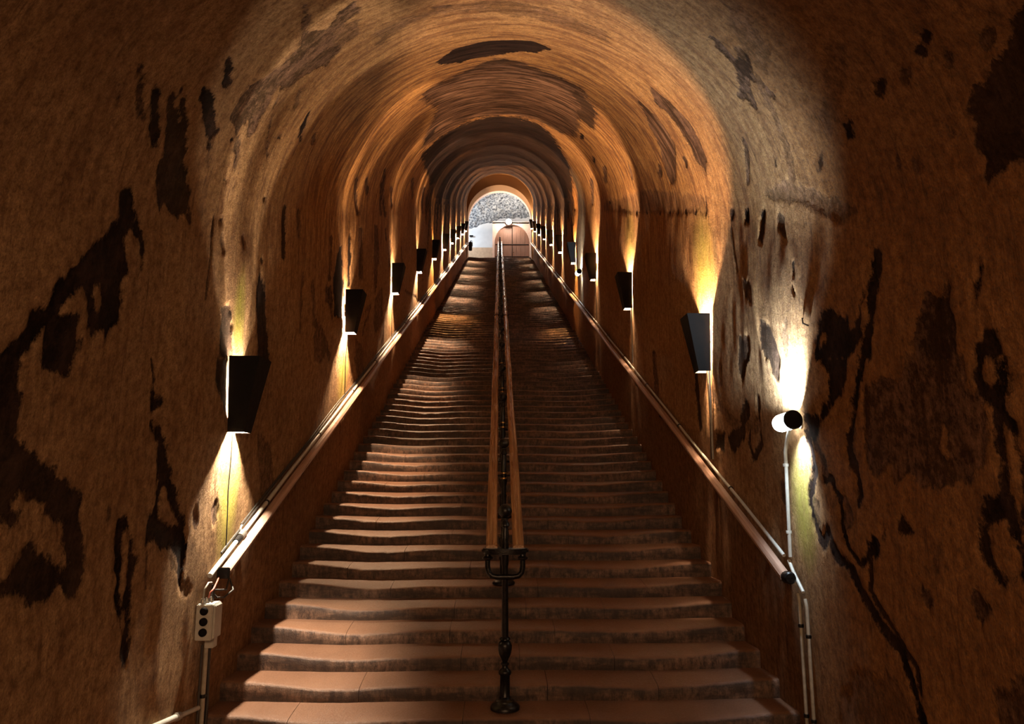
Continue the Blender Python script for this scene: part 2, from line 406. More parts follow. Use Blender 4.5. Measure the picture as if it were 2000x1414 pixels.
# ------------------------------------------------------------------ tunnel lining
# outlines of the flaked and sooty patches, in metres: (distance along the tunnel, length up and over the profile)
STAINS = [
 ('P',[(3.87,4.03),(3.93,4.06),(4.03,4.03),(4.1,3.87),(4.24,3.75),(4.27,3.64),(4.24,3.55),(4.19,3.71),(4.09,3.78),(4.02,3.77),(4.03,3.64),(4.06,3.53),(4.03,3.49),(4.04,3.25),(3.96,3.24),(3.92,3.22),(3.92,3.12),(3.88,3.24),(3.81,3.25),(3.77,3.19),(3.72,3.3),(3.69,3.44),(3.6,3.52),(3.54,3.48),(3.47,3.4),(3.58,3.38),(3.65,3.28),(3.67,3.13),(3.63,3.05),(3.56,3.06),(3.48,3.09),(3.4,3.15),(3.38,3.21),(3.38,3.35),(3.33,3.3),(3.25,3.22),(3.26,3.12),(3.26,2.92),(3.14,2.93),(3.09,3.26),(3.17,3.32),(3.25,3.37),(3.25,3.44),(3.37,3.45),(3.4,3.54),(3.48,3.6),(3.6,3.67),(3.69,3.74),(3.78,3.76),(3.84,3.83),(3.92,3.86)],1,0.0,0.0),
 ('H',[(3.74,3.51),(3.79,3.49),(3.81,3.39),(3.78,3.33),(3.74,3.4)],1,0.0,0.0),
 ('P',[(3.13,2.97),(3.26,2.91),(3.34,2.8),(3.59,2.59),(3.83,2.38),(3.91,1.87),(3.78,1.88),(3.69,1.97),(3.5,2.0),(3.4,2.09),(3.26,2.18)],0.95,0.0,0.0),
 ('H',[(3.34,2.59),(3.52,2.46),(3.68,2.28),(3.77,2.05),(3.7,2.05),(3.57,2.22),(3.43,2.3),(3.36,2.26),(3.32,2.2),(3.25,2.25),(3.21,2.51),(3.31,2.46),(3.35,2.49)],1,0.12,0.0),
 ('P',[(3.55,4.77),(3.65,4.71),(3.87,4.47),(3.8,4.48),(3.68,4.6)],0.8,0.0,0.0),
 ('P',[(3.79,4.68),(3.89,4.66),(4.07,4.46),(4.15,4.32),(4.04,4.34),(3.91,4.51)],1,0.0,0.0),
 ('P',[(3.95,4.72),(4.09,4.64),(4.28,4.52),(4.08,4.73),(4.37,4.56),(4.49,4.4),(4.55,4.25),(4.73,4.08),(4.82,3.8),(4.75,3.87),(4.61,3.86),(4.44,3.94),(4.37,3.91),(4.2,4.23),(4.27,4.27),(4.16,4.47)],0.9,0.03,0.0),
 ('P',[(4.3,4.81),(4.54,4.74),(4.75,4.55),(4.83,4.52),(4.8,4.43),(4.92,4.26),(4.75,4.44),(4.57,4.56),(4.37,4.71)],1,0.0,0.0),
 ('P',[(4.29,5.09),(4.49,5.01),(4.55,4.94),(4.62,4.85),(4.52,4.85),(4.41,4.97)],1,0.0,0.0),
 ('P',[(3.48,4.63),(3.56,4.57),(3.57,4.51)],0.6,0.0,0.0),
 ('P',[(5.0,5.99),(5.25,5.93),(5.25,5.8),(5.85,5.6),(5.91,5.41),(5.72,5.26),(5.55,5.04),(5.36,5.0),(5.44,4.81),(5.42,4.61),(5.4,4.51),(5.23,4.68),(5.19,4.56),(5.33,4.39),(5.38,4.18),(5.21,4.47),(5.1,4.59),(4.89,4.65),(4.88,4.85),(5.03,5.05),(5.13,5.18),(5.09,5.4),(4.82,5.54),(4.57,5.66),(4.76,5.63),(5.01,5.52),(5.17,5.65),(5.04,5.81)],0.8,0.03,0.0),
 ('P',[(6.38,4.97),(6.51,4.93),(6.7,4.62),(6.59,4.64)],1,0.0,0.0),
 ('P',[(5.41,5.01),(5.7,4.72),(6.07,4.33),(5.91,4.44),(5.6,4.78)],0.8,0.0,0.0),
 ('P',[(5.84,5.1),(6.09,4.95),(6.03,4.88),(5.87,5.02)],0.6,0.0,0.0),
 ('P',[(8.67,2.87),(9.01,2.83),(9.15,2.31),(8.88,2.6),(8.7,2.67)],0.8,0.0,0.0),
 ('P',[(9.05,2.94),(9.35,3.33),(9.47,3.35),(9.6,2.97),(9.79,2.63),(9.81,2.25),(9.2,2.39)],1,0.0,0.0),
 ('P',[(9.89,3.45),(9.99,3.51),(10.13,3.11),(10.09,2.69),(9.98,2.7)],1,0.0,0.0),
 ('P',[(10.51,3.56),(10.76,3.57),(10.99,2.68),(10.65,2.72)],0.7,0.0,0.0),
 ('P',[(11.78,3.55),(12.03,3.54),(12.26,3.13),(12.28,2.41),(12.09,2.28),(11.86,2.77)],0.8,0.0,0.0),
 ('P',[(13.43,3.26),(13.79,3.13),(13.79,2.73),(13.62,2.52)],0.8,0.0,0.0),
 ('P',[(8.49,2.44),(8.72,2.26),(9.1,1.89),(8.76,2.0),(8.62,1.93),(8.31,2.01),(8.28,2.34)],0.6,0.03,0.0),
 ('S',[(8.33,2.5),(8.56,2.29),(8.98,1.97)],0.8,0.0,0.037),
 ('P',[(10.65,1.79),(11.08,1.61),(11.35,1.03),(10.83,1.16),(10.63,1.46)],0.6,0.03,0.0),
 ('S',[(11.25,2.14),(11.72,2.14),(11.21,1.9),(11.05,1.79)],0.7,0.0,0.055),
 ('S',[(8.82,3.48),(8.94,3.07)],0.6,0.0,0.035),
 ('S',[(12.96,3.42),(13.08,3.22)],0.8,0.0,0.088),
 ('P',[(12.11,2.16),(12.73,2.35),(12.92,2.24),(13.09,1.6),(12.43,1.52),(12.07,1.78)],0.6,0.03,0.0),
 ('S',[(15.97,1.83),(17.18,1.56),(18.85,1.15)],0.6,0.0,0.086),
 ('S',[(15.1,2.93),(15.27,2.42)],0.6,0.0,0.102),
 ('P',[(5.44,3.1),(5.61,3.11),(5.71,2.65),(5.48,2.7)],0.9,0.0,0.0),
 ('P',[(5.44,2.71),(5.7,2.65),(5.76,2.14),(5.54,2.39),(5.44,2.55)],0.9,0.0,0.0),
 ('P',[(6.3,3.36),(6.46,3.15),(6.7,2.36),(6.37,2.44),(6.27,3.13)],1,0.0,0.0),
 ('S',[(5.17,3.86),(5.18,3.47),(5.16,3.24)],0.7,0.0,0.018),
 ('P',[(6.48,1.84),(6.88,1.51),(7.03,1.04),(6.92,0.8),(6.66,1.1)],0.6,0.03,0.0),
 ('S',[(6.93,3.88),(6.98,3.42)],0.9,0.0,0.058),
 ('S',[(7.36,3.85),(7.45,3.59)],0.7,0.0,0.057),
 ('S',[(7.7,3.11),(7.7,2.51)],0.6,0.0,0.04),
 ('S',[(8.08,2.97),(8.26,2.52),(9.03,1.88)],0.6,0.0,0.058),
 ('S',[(8.89,3.48),(8.85,2.94)],0.7,0.0,0.053),
 ('S',[(5.37,3.69),(5.42,3.57)],0.5,0.0,0.035),
 ('S',[(5.79,3.67),(5.83,3.6)],0.6,0.0,0.029),
 ('P',[(4.5,2.73),(4.68,2.62),(4.56,2.56),(4.51,2.63)],1,0.0,0.0),
 ('S',[(4.48,2.94),(4.54,2.79)],0.8,0.0,0.014),
 ('P',[(4.53,2.52),(4.71,2.42),(4.79,2.18),(4.9,1.93),(5.06,1.64),(5.1,1.5),(5.05,1.22),(4.85,1.59),(4.76,1.62),(4.65,1.76),(4.54,1.77),(4.54,1.9),(4.65,1.97),(4.66,2.15),(4.64,2.35),(4.54,2.45)],1,0.02,0.0),
 ('H',[(4.74,2.07),(4.85,1.88),(4.97,1.69),(4.86,1.75),(4.7,1.85),(4.69,1.96)],1,0.03,0.0),
 ('P',[(4.22,2.07),(4.31,2.03),(4.37,1.91),(4.43,1.74),(4.38,1.66),(4.39,1.43),(4.43,1.27),(4.4,1.15),(4.34,1.2),(4.32,1.36),(4.25,1.57),(4.22,1.81),(4.21,1.96)],1,0.0,0.0),
 ('H',[(4.26,2.01),(4.32,1.97),(4.36,1.78),(4.33,1.54),(4.37,1.39),(4.32,1.43),(4.27,1.72),(4.26,1.91)],1,0.02,0.0),
 ('S',[(4.12,2.18),(4.12,2.12)],0.6,0.0,0.015),
 ('S',[(4.55,1.72),(4.58,1.5)],0.6,0.0,0.015),
 ('P',[(5.08,1.27),(5.22,1.13),(5.1,1.14),(5.03,1.23)],0.6,0.05,0.0),
 ('S',[(5.19,1.67),(5.22,1.58)],0.7,0.0,0.034),
 ('S',[(5.53,1.55),(5.55,1.47)],0.8,0.0,0.044),
 ('P',[(4.79,1.71),(5.01,1.47),(5.08,1.27),(4.91,1.43)],0.5,0.05,0.0),
 ('P',[(2.4,9.51),(2.34,9.52),(2.65,10.11),(2.76,10.14),(2.83,10.16),(3.01,10.22),(2.98,10.11),(3.01,10.05),(2.95,9.96),(2.95,9.88),(2.87,9.78),(2.76,9.74),(2.65,9.67),(2.54,9.6)],0.9,0.0,0.0),
 ('P',[(3.01,9.46),(2.95,9.47),(3.04,9.57),(3.1,9.56)],1,0.0,0.0),
 ('P',[(3.52,9.62),(3.43,9.63),(3.48,9.69),(3.55,9.72),(3.57,9.68)],0.9,0.0,0.0),
 ('P',[(3.97,9.76),(3.94,9.82),(4.0,9.9),(4.08,9.9)],1,0.0,0.0),
 ('P',[(2.63,9.4),(2.63,9.44),(2.67,9.47),(2.67,9.44)],0.8,0.0,0.0),
 ('P',[(4.05,9.64),(3.93,9.59),(4.0,9.69),(4.11,9.74)],0.8,0.0,0.0),
 ('P',[(2.93,9.33),(2.93,9.36),(3.02,9.44),(3.03,9.42)],0.7,0.0,0.0),
 ('P',[(2.89,9.59),(2.89,9.63),(2.99,9.69),(2.94,9.63)],0.7,0.0,0.0),
 ('P',[(3.52,10.08),(3.45,10.07),(3.45,10.13),(3.51,10.15)],0.7,0.0,0.0),
 ('P',[(3.12,9.95),(3.1,9.97),(3.13,9.99)],0.8,0.0,0.0),
 ('P',[(3.61,10.03),(3.59,10.03),(3.65,10.13),(3.66,10.13)],0.8,0.0,0.0),
 ('P',[(4.54,9.99),(4.48,9.98),(4.52,10.07),(4.6,10.1)],0.8,0.0,0.0),
 ('P',[(2.62,9.5),(2.55,9.5),(2.6,9.57),(2.69,9.63),(2.68,9.57)],0.7,0.05,0.0),
 ('P',[(3.29,9.63),(3.21,9.61),(3.26,9.68),(3.33,9.69)],0.6,0.04,0.0),
 ('P',[(4.0,10.6),(3.97,10.64),(4.01,10.76),(4.09,10.93),(4.16,11.12),(4.2,11.32),(4.31,11.34),(4.27,11.17),(4.35,11.26),(4.45,11.37),(4.89,11.48),(4.88,11.35),(4.75,11.11),(4.63,11.06),(4.47,11.12),(4.42,11.07),(4.42,11.17),(4.31,11.09),(4.21,10.9),(4.13,10.82),(4.1,10.69)],1,0.0,0.0),
 ('H',[(4.81,11.3),(4.75,11.27),(4.77,11.36),(4.82,11.4)],1,0.0,0.0),
 ('H',[(4.28,10.99),(4.17,10.89),(4.21,11.1),(4.29,11.15)],1,0.0,0.0),
 ('P',[(4.84,11.46),(4.48,11.37),(4.54,11.59),(4.74,11.78),(4.92,11.96),(4.99,12.1),(5.13,12.09),(5.15,11.93),(4.9,11.87),(4.73,11.68),(4.74,11.54)],1,0.0,0.0),
 ('P',[(4.33,11.32),(4.24,11.3),(4.3,11.43),(4.45,11.86),(4.49,11.92),(4.43,12.01),(4.38,12.19),(4.44,12.28),(4.46,12.12),(4.57,12.0),(4.56,11.94),(4.46,11.7),(4.36,11.44)],1,0.0,0.0),
 ('P',[(3.78,11.23),(3.7,10.99),(3.57,10.81),(3.45,10.83),(3.42,10.72),(3.37,10.72),(3.41,10.83),(3.37,10.95),(3.42,11.15)],0.85,0.06,0.0),
 ('P',[(3.79,11.2),(3.36,11.1),(3.35,11.25),(3.24,11.25),(3.22,11.38),(3.27,11.57),(3.42,11.74),(3.76,11.89),(3.89,11.86),(4.03,12.0),(4.06,11.87),(4.22,12.02),(4.32,11.97),(4.29,11.53),(4.13,11.43),(3.86,11.33)],0.75,0.08,0.0),
 ('H',[(3.57,11.49),(3.52,11.54),(3.56,11.68),(3.62,11.64)],1,0.05,0.0),
 ('P',[(3.16,10.61),(3.15,10.69),(3.17,10.8),(3.23,10.8),(3.2,10.76)],1,0.0,0.0),
 ('P',[(3.26,11.06),(3.17,10.94),(3.1,10.93),(3.08,11.01),(3.1,11.07),(3.27,11.11)],1,0.0,0.0),
 ('P',[(3.27,11.08),(3.05,11.03),(3.06,11.16),(3.09,11.28),(3.05,11.31),(3.04,11.46),(3.03,11.59),(3.07,11.82),(3.08,11.72),(3.06,11.49),(3.07,11.36),(3.13,11.36),(3.14,11.52),(3.12,11.69),(3.09,11.83),(3.06,11.85),(3.07,11.97),(3.23,12.11),(3.29,12.09),(3.38,12.05),(3.33,11.83),(3.28,11.74),(3.16,11.69),(3.17,11.56),(3.17,11.3),(3.28,11.25)],1,0.0,0.0),
 ('H',[(3.2,11.07),(3.12,11.05),(3.11,11.16),(3.17,11.21),(3.23,11.17)],1,0.02,0.0),
 ('H',[(3.26,11.85),(3.17,11.77),(3.13,11.85),(3.11,11.95),(3.22,12.07),(3.28,12.03),(3.3,11.95)],1,0.03,0.0),
 ('S',[(5.13,12.09),(5.04,12.28),(5.16,12.54),(5.08,12.72),(4.98,12.77),(4.87,12.64),(4.8,12.75),(4.58,12.74),(4.5,12.82),(4.29,12.89),(4.09,12.92),(4.0,13.06),(3.95,13.19)],1,0.0,0.041),
 ('S',[(4.89,12.31),(4.77,12.24),(4.73,12.31),(4.65,12.32),(4.68,12.5),(4.6,12.62),(4.48,12.65),(4.35,12.52),(4.29,12.41)],1,0.0,0.023),
 ('P',[(4.64,12.27),(4.53,12.35),(4.51,12.45),(4.64,12.5)],0.8,0.0,0.0),
 ('P',[(4.36,12.46),(4.24,12.39),(4.27,12.49),(4.35,12.56)],1,0.0,0.0),
 ('S',[(4.35,12.54),(4.38,12.75),(4.18,12.84),(3.95,12.91),(3.95,13.04)],0.9,0.0,0.021),
 ('S',[(4.99,12.1),(4.87,12.18),(4.85,12.27)],0.8,0.0,0.037),
 ('P',[(5.19,12.48),(5.0,12.51),(5.02,12.67),(5.14,12.71)],0.6,0.03,0.0),
 ('P',[(4.0,12.13),(3.93,12.17),(3.88,12.18),(4.02,12.25),(4.03,12.19)],0.9,0.01,0.0),
 ('P',[(3.86,12.43),(3.78,12.47),(3.8,12.54),(3.85,12.5)],0.8,0.01,0.0),
 ('P',[(3.44,12.22),(3.34,12.25),(3.41,12.38),(3.44,12.32)],0.85,0.01,0.0),
 ('P',[(3.71,12.16),(3.65,12.15),(3.71,12.3),(3.78,12.33)],0.4,0.01,0.0),
 ('P',[(4.2,12.29),(4.16,12.29),(4.18,12.34)],0.8,0.01,0.0),
 ('P',[(3.36,12.63),(3.24,12.5),(3.14,12.42),(3.17,12.64),(3.35,12.77)],0.7,0.05,0.0),
 ('P',[(4.88,13.67),(4.58,13.32),(4.17,13.12),(4.0,13.22),(4.91,13.88)],0.4,0.12,0.0),
 ('P',[(5.92,11.37),(5.68,11.39),(5.52,11.61),(5.58,11.82),(5.69,11.77),(5.87,11.59)],0.9,0.0,0.0),
 ('P',[(6.46,11.64),(6.24,11.6),(6.26,11.79),(6.46,12.07),(6.54,11.94)],0.9,0.0,0.0),
 ('S',[(6.08,12.08),(6.07,12.32),(6.05,12.47),(6.25,12.67),(6.35,12.58),(6.32,12.4)],0.9,0.0,0.029),
 ('S',[(6.37,12.28),(6.56,12.54),(6.82,12.75)],0.9,0.0,0.078),
 ('P',[(7.27,12.81),(6.99,12.69),(7.06,12.89),(7.33,12.97)],0.9,0.0,0.0),
 ('S',[(7.95,12.37),(7.88,12.91)],0.9,0.0,0.071),
 ('S',[(5.67,12.65),(5.67,12.78)],0.7,0.0,0.027),
 ('S',[(7.46,12.43),(6.65,12.51),(6.08,12.32)],0.5,0.02,0.058),
 ('P',[(5.36,11.31),(5.31,11.39),(5.36,11.59),(5.41,11.49)],0.6,0.0,0.0),
 ('S',[(9.98,12.62),(9.9,13.12)],0.7,0.0,0.112),
 ('S',[(7.07,12.07),(7.07,12.22)],0.7,0.0,0.057),
 ('P',[(7.96,6.33),(7.63,6.6),(7.5,6.94),(7.47,7.27),(7.41,7.5),(7.68,7.73),(8.0,7.58),(8.24,7.18),(8.37,6.89),(8.45,6.6),(8.22,6.4)],1,0.0,0.0),
 ('P',[(9.65,5.94),(9.37,6.42),(8.82,6.88),(8.55,7.18),(8.76,7.48),(9.03,7.87),(9.23,8.29),(9.94,8.65),(11.03,8.85),(11.12,8.56),(13.3,8.78),(14.09,8.51),(13.97,7.83),(14.09,7.13),(14.12,6.52),(14.74,5.9),(14.28,5.26),(12.64,5.72),(11.49,6.02)],0.85,0.25,0.0),
 ('P',[(8.81,6.85),(8.53,7.18),(8.74,7.48),(8.93,7.29),(9.01,7.02)],0.9,0.1,0.0),
 ('P',[(10.41,6.13),(10.46,6.54),(10.56,6.93),(10.82,6.66),(11.04,6.29)],0.9,0.15,0.0),
 ('P',[(9.3,8.2),(9.94,8.65),(11.18,8.88),(11.28,8.58),(10.2,8.07)],0.9,0.1,0.0),
 ('P',[(14.07,5.29),(12.94,5.78),(12.8,6.16),(14.1,5.85)],1,0.1,0.0),
 ('P',[(14.94,5.14),(14.61,5.96),(14.33,6.74),(14.22,7.39),(14.48,8.04),(15.45,8.43),(17.37,9.07),(20.88,10.42),(24.36,10.44),(25.3,9.61),(30.02,8.73),(36.85,7.26),(33.22,5.62),(30.72,4.51),(30.19,3.82),(21.88,3.86),(19.31,4.64)],1,0.25,0.0),
 ('P',[(7.69,8.93),(7.59,9.18),(7.57,9.59),(8.22,10.04),(8.59,10.1),(8.51,9.8),(8.2,9.38)],0.8,0.03,0.0),
 ('P',[(7.01,8.86),(6.88,9.19),(6.79,9.52),(6.86,9.86),(7.0,10.01),(7.13,9.84),(7.13,9.37),(7.25,9.06)],0.85,0.03,0.0),
 ('P',[(10.47,9.57),(10.56,9.93),(10.76,9.95)],0.8,0.0,0.0),
 ('P',[(5.9,5.96),(5.91,6.41),(5.95,6.79),(5.96,7.24),(6.12,7.63),(6.17,8.15),(6.46,8.27),(6.49,7.87),(6.4,7.25),(6.17,6.66),(6.15,6.26),(6.39,5.89)],0.45,0.15,0.0),
 ('P',[(5.83,6.49),(5.91,6.68),(6.12,6.8),(6.11,6.62)],0.8,0.06,0.0),
 ('P',[(5.04,5.78),(4.98,5.97),(5.08,5.97),(5.15,5.78)],0.9,0.0,0.0),
 ('P',[(5.16,5.45),(5.23,5.64),(5.4,5.91),(5.69,5.82),(5.73,5.52),(5.69,5.32),(5.58,5.29)],0.6,0.06,0.0),
 ('S',[(11.82,4.57),(12.88,3.71)],0.85,0.0,0.126),
 ('S',[(9.89,4.31),(10.48,3.79)],0.85,0.0,0.084),
 ('S',[(10.62,4.33),(10.92,4.13)],0.85,0.0,0.091),
 ('S',[(11.96,4.3),(12.43,3.75)],0.85,0.0,0.118),
 ('S',[(13.14,4.24),(13.58,3.91)],0.85,0.0,0.142),
 ('S',[(15.7,4.51),(16.72,4.1)],0.85,0.0,0.215),
 ('S',[(7.08,4.74),(7.2,4.65)],0.85,0.0,0.038),
 ('S',[(18.64,4.36),(19.32,3.63)],0.85,0.0,0.285),
 ('S',[(21.39,4.42),(23.03,3.57)],0.85,0.0,0.405),
 ('S',[(15.18,9.8),(16.09,10.35)],0.85,0.0,0.195),
 ('S',[(12.85,9.62),(13.4,9.86)],0.85,0.0,0.133),
 ('S',[(8.78,9.84),(8.92,9.93)],0.85,0.0,0.06),
 ('S',[(7.49,9.81),(7.55,9.86)],0.85,0.0,0.043),
 ('P',[(14.3,10.35),(10.09,10.14),(7.17,10.26),(7.26,10.45),(11.14,10.52),(14.41,10.53)],0.45,0.15,0.0),
 ('S',[(10.87,10.32),(10.97,10.49)],0.95,0.0,0.074),
 ('S',[(10.11,10.32),(10.2,10.48)],0.95,0.0,0.064),
 ('S',[(9.33,10.32),(9.41,10.47)],0.95,0.0,0.055),
 ('S',[(8.77,10.32),(8.84,10.46)],0.95,0.0,0.048),
 ('S',[(8.37,10.32),(8.43,10.45)],0.95,0.0,0.044),
 ('S',[(8.0,10.32),(8.06,10.45)],0.95,0.0,0.04),
 ('S',[(7.58,10.32),(7.64,10.44)],0.95,0.0,0.036),
 ('S',[(7.24,10.32),(7.29,10.44)],0.95,0.0,0.033),
 ('S',[(13.51,10.35),(13.56,10.42)],1,0.0,0.126),
 ('S',[(12.81,10.37),(12.86,10.44)],1,0.0,0.113),
 ('S',[(12.06,10.35),(12.1,10.41)],1,0.0,0.1),
 ('S',[(12.61,8.83),(12.92,8.88)],1,0.0,0.091),
 ('S',[(13.35,9.35),(13.59,9.41)],1,0.0,0.117),
 ('S',[(11.5,7.13),(11.88,7.13)],1,0.0,0.018),
 ('S',[(11.22,7.41),(11.57,7.42)],1,0.0,0.022),
 ('S',[(11.18,7.89),(11.51,7.91)],1,0.0,0.04),
 ('S',[(19.9,7.14),(21.03,7.14)],1,0.0,0.032),
 ('S',[(74.1,7.07),(92.15,7.05)],1,0.0,0.314),
 ('S',[(4.78,8.9),(4.82,9.1),(4.9,9.23),(5.18,9.39)],0.85,0.0,0.046),
 ('S',[(4.62,9.08),(4.76,9.29),(4.71,9.46)],0.7,0.0,0.04),
 ('P',[(4.85,9.09),(4.56,9.13),(4.72,9.28),(4.98,9.31)],0.9,0.0,0.0),
 ('S',[(4.87,9.26),(5.12,9.5)],0.8,0.0,0.039),
 ('S',[(4.71,9.3),(4.89,9.67),(5.02,10.13)],0.45,0.03,0.04),
 ('S',[(5.63,9.77),(5.94,10.14)],0.8,0.0,0.03),
 ('P',[(5.64,10.26),(5.16,10.14),(4.89,10.21),(4.16,10.37),(4.44,10.47),(4.95,10.33),(5.35,10.31)],0.5,0.08,0.0),
 ('P',[(5.38,10.39),(5.28,10.45),(5.27,10.62),(5.43,10.54)],0.8,0.0,0.0),
 ('P',[(5.78,10.49),(5.71,10.51),(5.76,10.69),(5.85,10.69)],0.95,0.0,0.0),
 ('P',[(6.52,10.41),(6.45,10.41),(6.48,10.51),(6.56,10.51)],1,0.0,0.0),
 ('P',[(6.12,10.38),(6.04,10.38),(6.09,10.52),(6.17,10.52)],1,0.0,0.0),
 ('P',[(5.72,10.39),(5.65,10.38),(5.69,10.51),(5.76,10.51)],1,0.0,0.0),
 ('P',[(6.3,11.08),(6.08,11.06),(6.07,11.24),(6.26,11.24)],0.8,0.0,0.0),
 ('P',[(5.92,11.37),(5.69,11.48),(5.67,11.66),(5.85,11.68),(5.94,11.53)],0.9,0.0,0.0),
 ('P',[(6.48,11.64),(6.25,11.59),(6.25,11.8),(6.51,11.86)],0.9,0.0,0.0),
 ('P',[(3.74,9.34),(3.56,9.36),(3.79,9.57),(4.28,9.91),(4.29,9.76)],0.35,0.1,0.0),
 ('P',[(4.2,8.78),(4.07,8.79),(4.22,9.16),(4.55,9.32),(4.61,9.21),(4.44,8.89)],0.35,0.1,0.0),
 ('P',[(5.22,9.93),(5.18,9.97),(5.24,10.02)],0.9,0.0,0.0),
 ('S',[(6.57,10.59),(6.54,10.84),(6.49,10.98)],0.6,0.0,0.032),
 ('S',[(5.15,10.79),(5.16,10.9)],0.9,0.0,0.011),
 ('S',[(5.19,10.98),(5.15,11.04)],0.9,0.0,0.011),
 ('P',[(5.4,11.34),(5.32,11.27),(5.34,11.55),(5.41,11.59)],0.5,0.02,0.0),
 ('P',[(3.12,4.91),(3.13,4.91),(3.14,4.9),(3.13,4.9)],1,0.0,0.0),
 ('P',[(3.44,4.79),(3.46,4.8),(3.48,4.79),(3.46,4.78)],1,0.0,0.0),
 ('P',[(5.22,4.16),(5.27,4.16),(5.28,4.14),(5.23,4.14)],1,0.0,0.0),
 ('P',[(5.29,3.83),(5.34,3.83),(5.34,3.8),(5.29,3.81)],1,0.0,0.0),
 ('P',[(6.25,4.02),(6.32,4.02),(6.33,3.99),(6.26,3.99)],1,0.0,0.0),
 ('P',[(6.3,3.42),(6.37,3.42),(6.37,3.39),(6.3,3.4)],1,0.0,0.0),
 ('P',[(5.1,4.49),(5.14,4.49),(5.16,4.47),(5.12,4.47)],1,0.0,0.0),
 ('P',[(6.03,4.61),(6.09,4.62),(6.12,4.59),(6.06,4.59)],1,0.0,0.0),
 ('P',[(4.89,4.93),(4.93,4.94),(4.96,4.92),(4.92,4.91)],1,0.0,0.0),
 ('P',[(20.0,3.94),(20.25,3.22),(20.75,3.87),(21.0,2.32),(21.63,3.82),(21.88,3.03),(22.5,3.66),(22.75,2.42),(23.36,3.91),(23.61,2.64),(24.76,4.0),(25.01,2.66),(25.6,3.84),(25.85,3.23),(26.74,3.91),(26.99,2.33),(28.12,3.83),(28.37,2.87),(28.95,3.91),(29.2,2.44),(30.15,3.92),(30.4,2.74),(31.65,3.95),(31.9,2.88),(32.57,3.89),(32.82,2.51),(33.99,3.99),(34.24,3.26),(35.18,3.94),(35.43,2.97),(35.92,3.75),(36.17,2.34),(37.39,4.02),(37.64,3.01),(38.42,3.65),(38.67,2.65),(39.27,3.85),(39.52,3.18),(40.23,4.03),(40.48,3.28),(41.22,3.91),(41.47,3.22),(42.09,4.01),(42.34,3.27),(42.91,4.01),(43.16,2.79),(43.71,3.82),(43.96,2.48),(44.5,4.03),(44.5,10.29),(43.96,11.88),(43.71,10.46),(43.16,11.89),(42.91,10.39),(42.34,11.57),(42.09,10.36),(41.47,11.32),(41.22,10.69),(40.48,11.68),(40.23,10.36),(39.52,11.86),(39.27,10.45),(38.67,11.19),(38.42,10.62),(37.64,11.67),(37.39,10.68),(36.17,11.63),(35.92,10.68),(35.43,11.35),(35.18,10.37),(34.24,11.66),(33.99,10.39),(32.82,11.45),(32.57,10.42),(31.9,11.53),(31.65,10.38),(30.4,11.24),(30.15,10.48),(29.2,10.94),(28.95,10.31),(28.37,11.33),(28.12,10.53),(26.99,11.78),(26.74,10.52),(25.85,11.76),(25.6,10.67),(25.01,11.4),(24.76,10.56),(23.61,11.75),(23.36,10.59),(22.75,11.69),(22.5,10.62),(21.88,11.0),(21.63,10.36),(21.0,11.66),(20.75,10.61),(20.25,11.05),(20.0,10.45)],0.88,0.12,0.0),
]

ARC = 2 * HS + PI * RAD


def seg_dist(px, py, ax, ay, bx, by):
    dx, dy = bx - ax, by - ay
    q = np.clip(((px - ax) * dx + (py - ay) * dy) / (dx * dx + dy * dy + 1e-9), 0, 1)
    return np.hypot(px - ax - q * dx, py - ay - q * dy)


def stain_field(Y, A):
    F = np.zeros_like(Y); G = np.zeros_like(Y)
    for kind, pts, st, soft, w in STAINS:
        fall = max(soft, 0.085)
        if kind == 'S' : fall = max(soft, min(0.085, w * 1.6 + 0.010))
        # along the tunnel far stains are drawn coarser
        ys = [p[0] for p in pts]; as_ = [p[1] for p in pts]
        far = 1 + 0.0 * max(ys)
        k = 1.0 / (1.0 + max(0.0, (sum(ys) / len(ys) - 8.0)) * 0.28)   # flattened distances for far, long shapes
        mrg = (fall + w) * 1.2
        sel = np.where((Y > min(ys) - mrg / k) & (Y < max(ys) + mrg / k) & (A > min(as_) - mrg) & (A < max(as_) + mrg))[0]
        if len(sel) == 0: continue
        px = Y[sel] * k; py = A[sel]
        d = np.full(len(sel), 1e9); ins = np.zeros(len(sel), bool)
        n = len(pts)
        for i in range(n if kind != 'S' else n - 1):
            ax, ay = pts[i]; bx, by = pts[(i + 1) % n]
            ax *= k; bx *= k
            d = np.minimum(d, seg_dist(px, py, ax, ay, bx, by))
            if kind != 'S':
                c = ((ay > py) != (by > py))
                xi = ax + (py - ay) * (bx - ax) / ((by - ay) if by != ay else 1e-9)
                ins ^= c & (px < xi)
        sd = (w * k - d) if kind == 'S' else np.where(ins, d, -d)
        v = np.clip(0.5 + sd / (2 * fall), 0, 1)
        if kind == 'H': F[sel] = np.minimum(F[sel], 1 - v)
        else:
            G[sel] = np.where(v > F[sel] + 0.001, np.where(v > 0.02, st, G[sel]), G[sel])
            F[sel] = np.maximum(F[sel], v)
    return F, G


def tunnel_rows():
    ys = [-3.0]
    y = -3.0
    while y < YTOP + 0.4:
        if y < 2.2: s = 0.2
        elif y < 3.0: s = 0.05
        else: s = max(0.016, 0.0034 * y)
        y += s; ys.append(y)
    return np.array(ys)


def profile_pt(a):
    """point of the cross-section, above the nosing plane, at length a along the profile; and the inward normal"""
    a = np.asarray(a)
    th = np.clip((a - HS) / RAD, 0, PI)
    x = XC - RAD * np.cos(th)
    z = np.where(a < HS, a, np.where(a > HS + PI * RAD, ARC - a, HS + RAD * np.sin(th)))
    return x, z, np.cos(th), -np.sin(th)


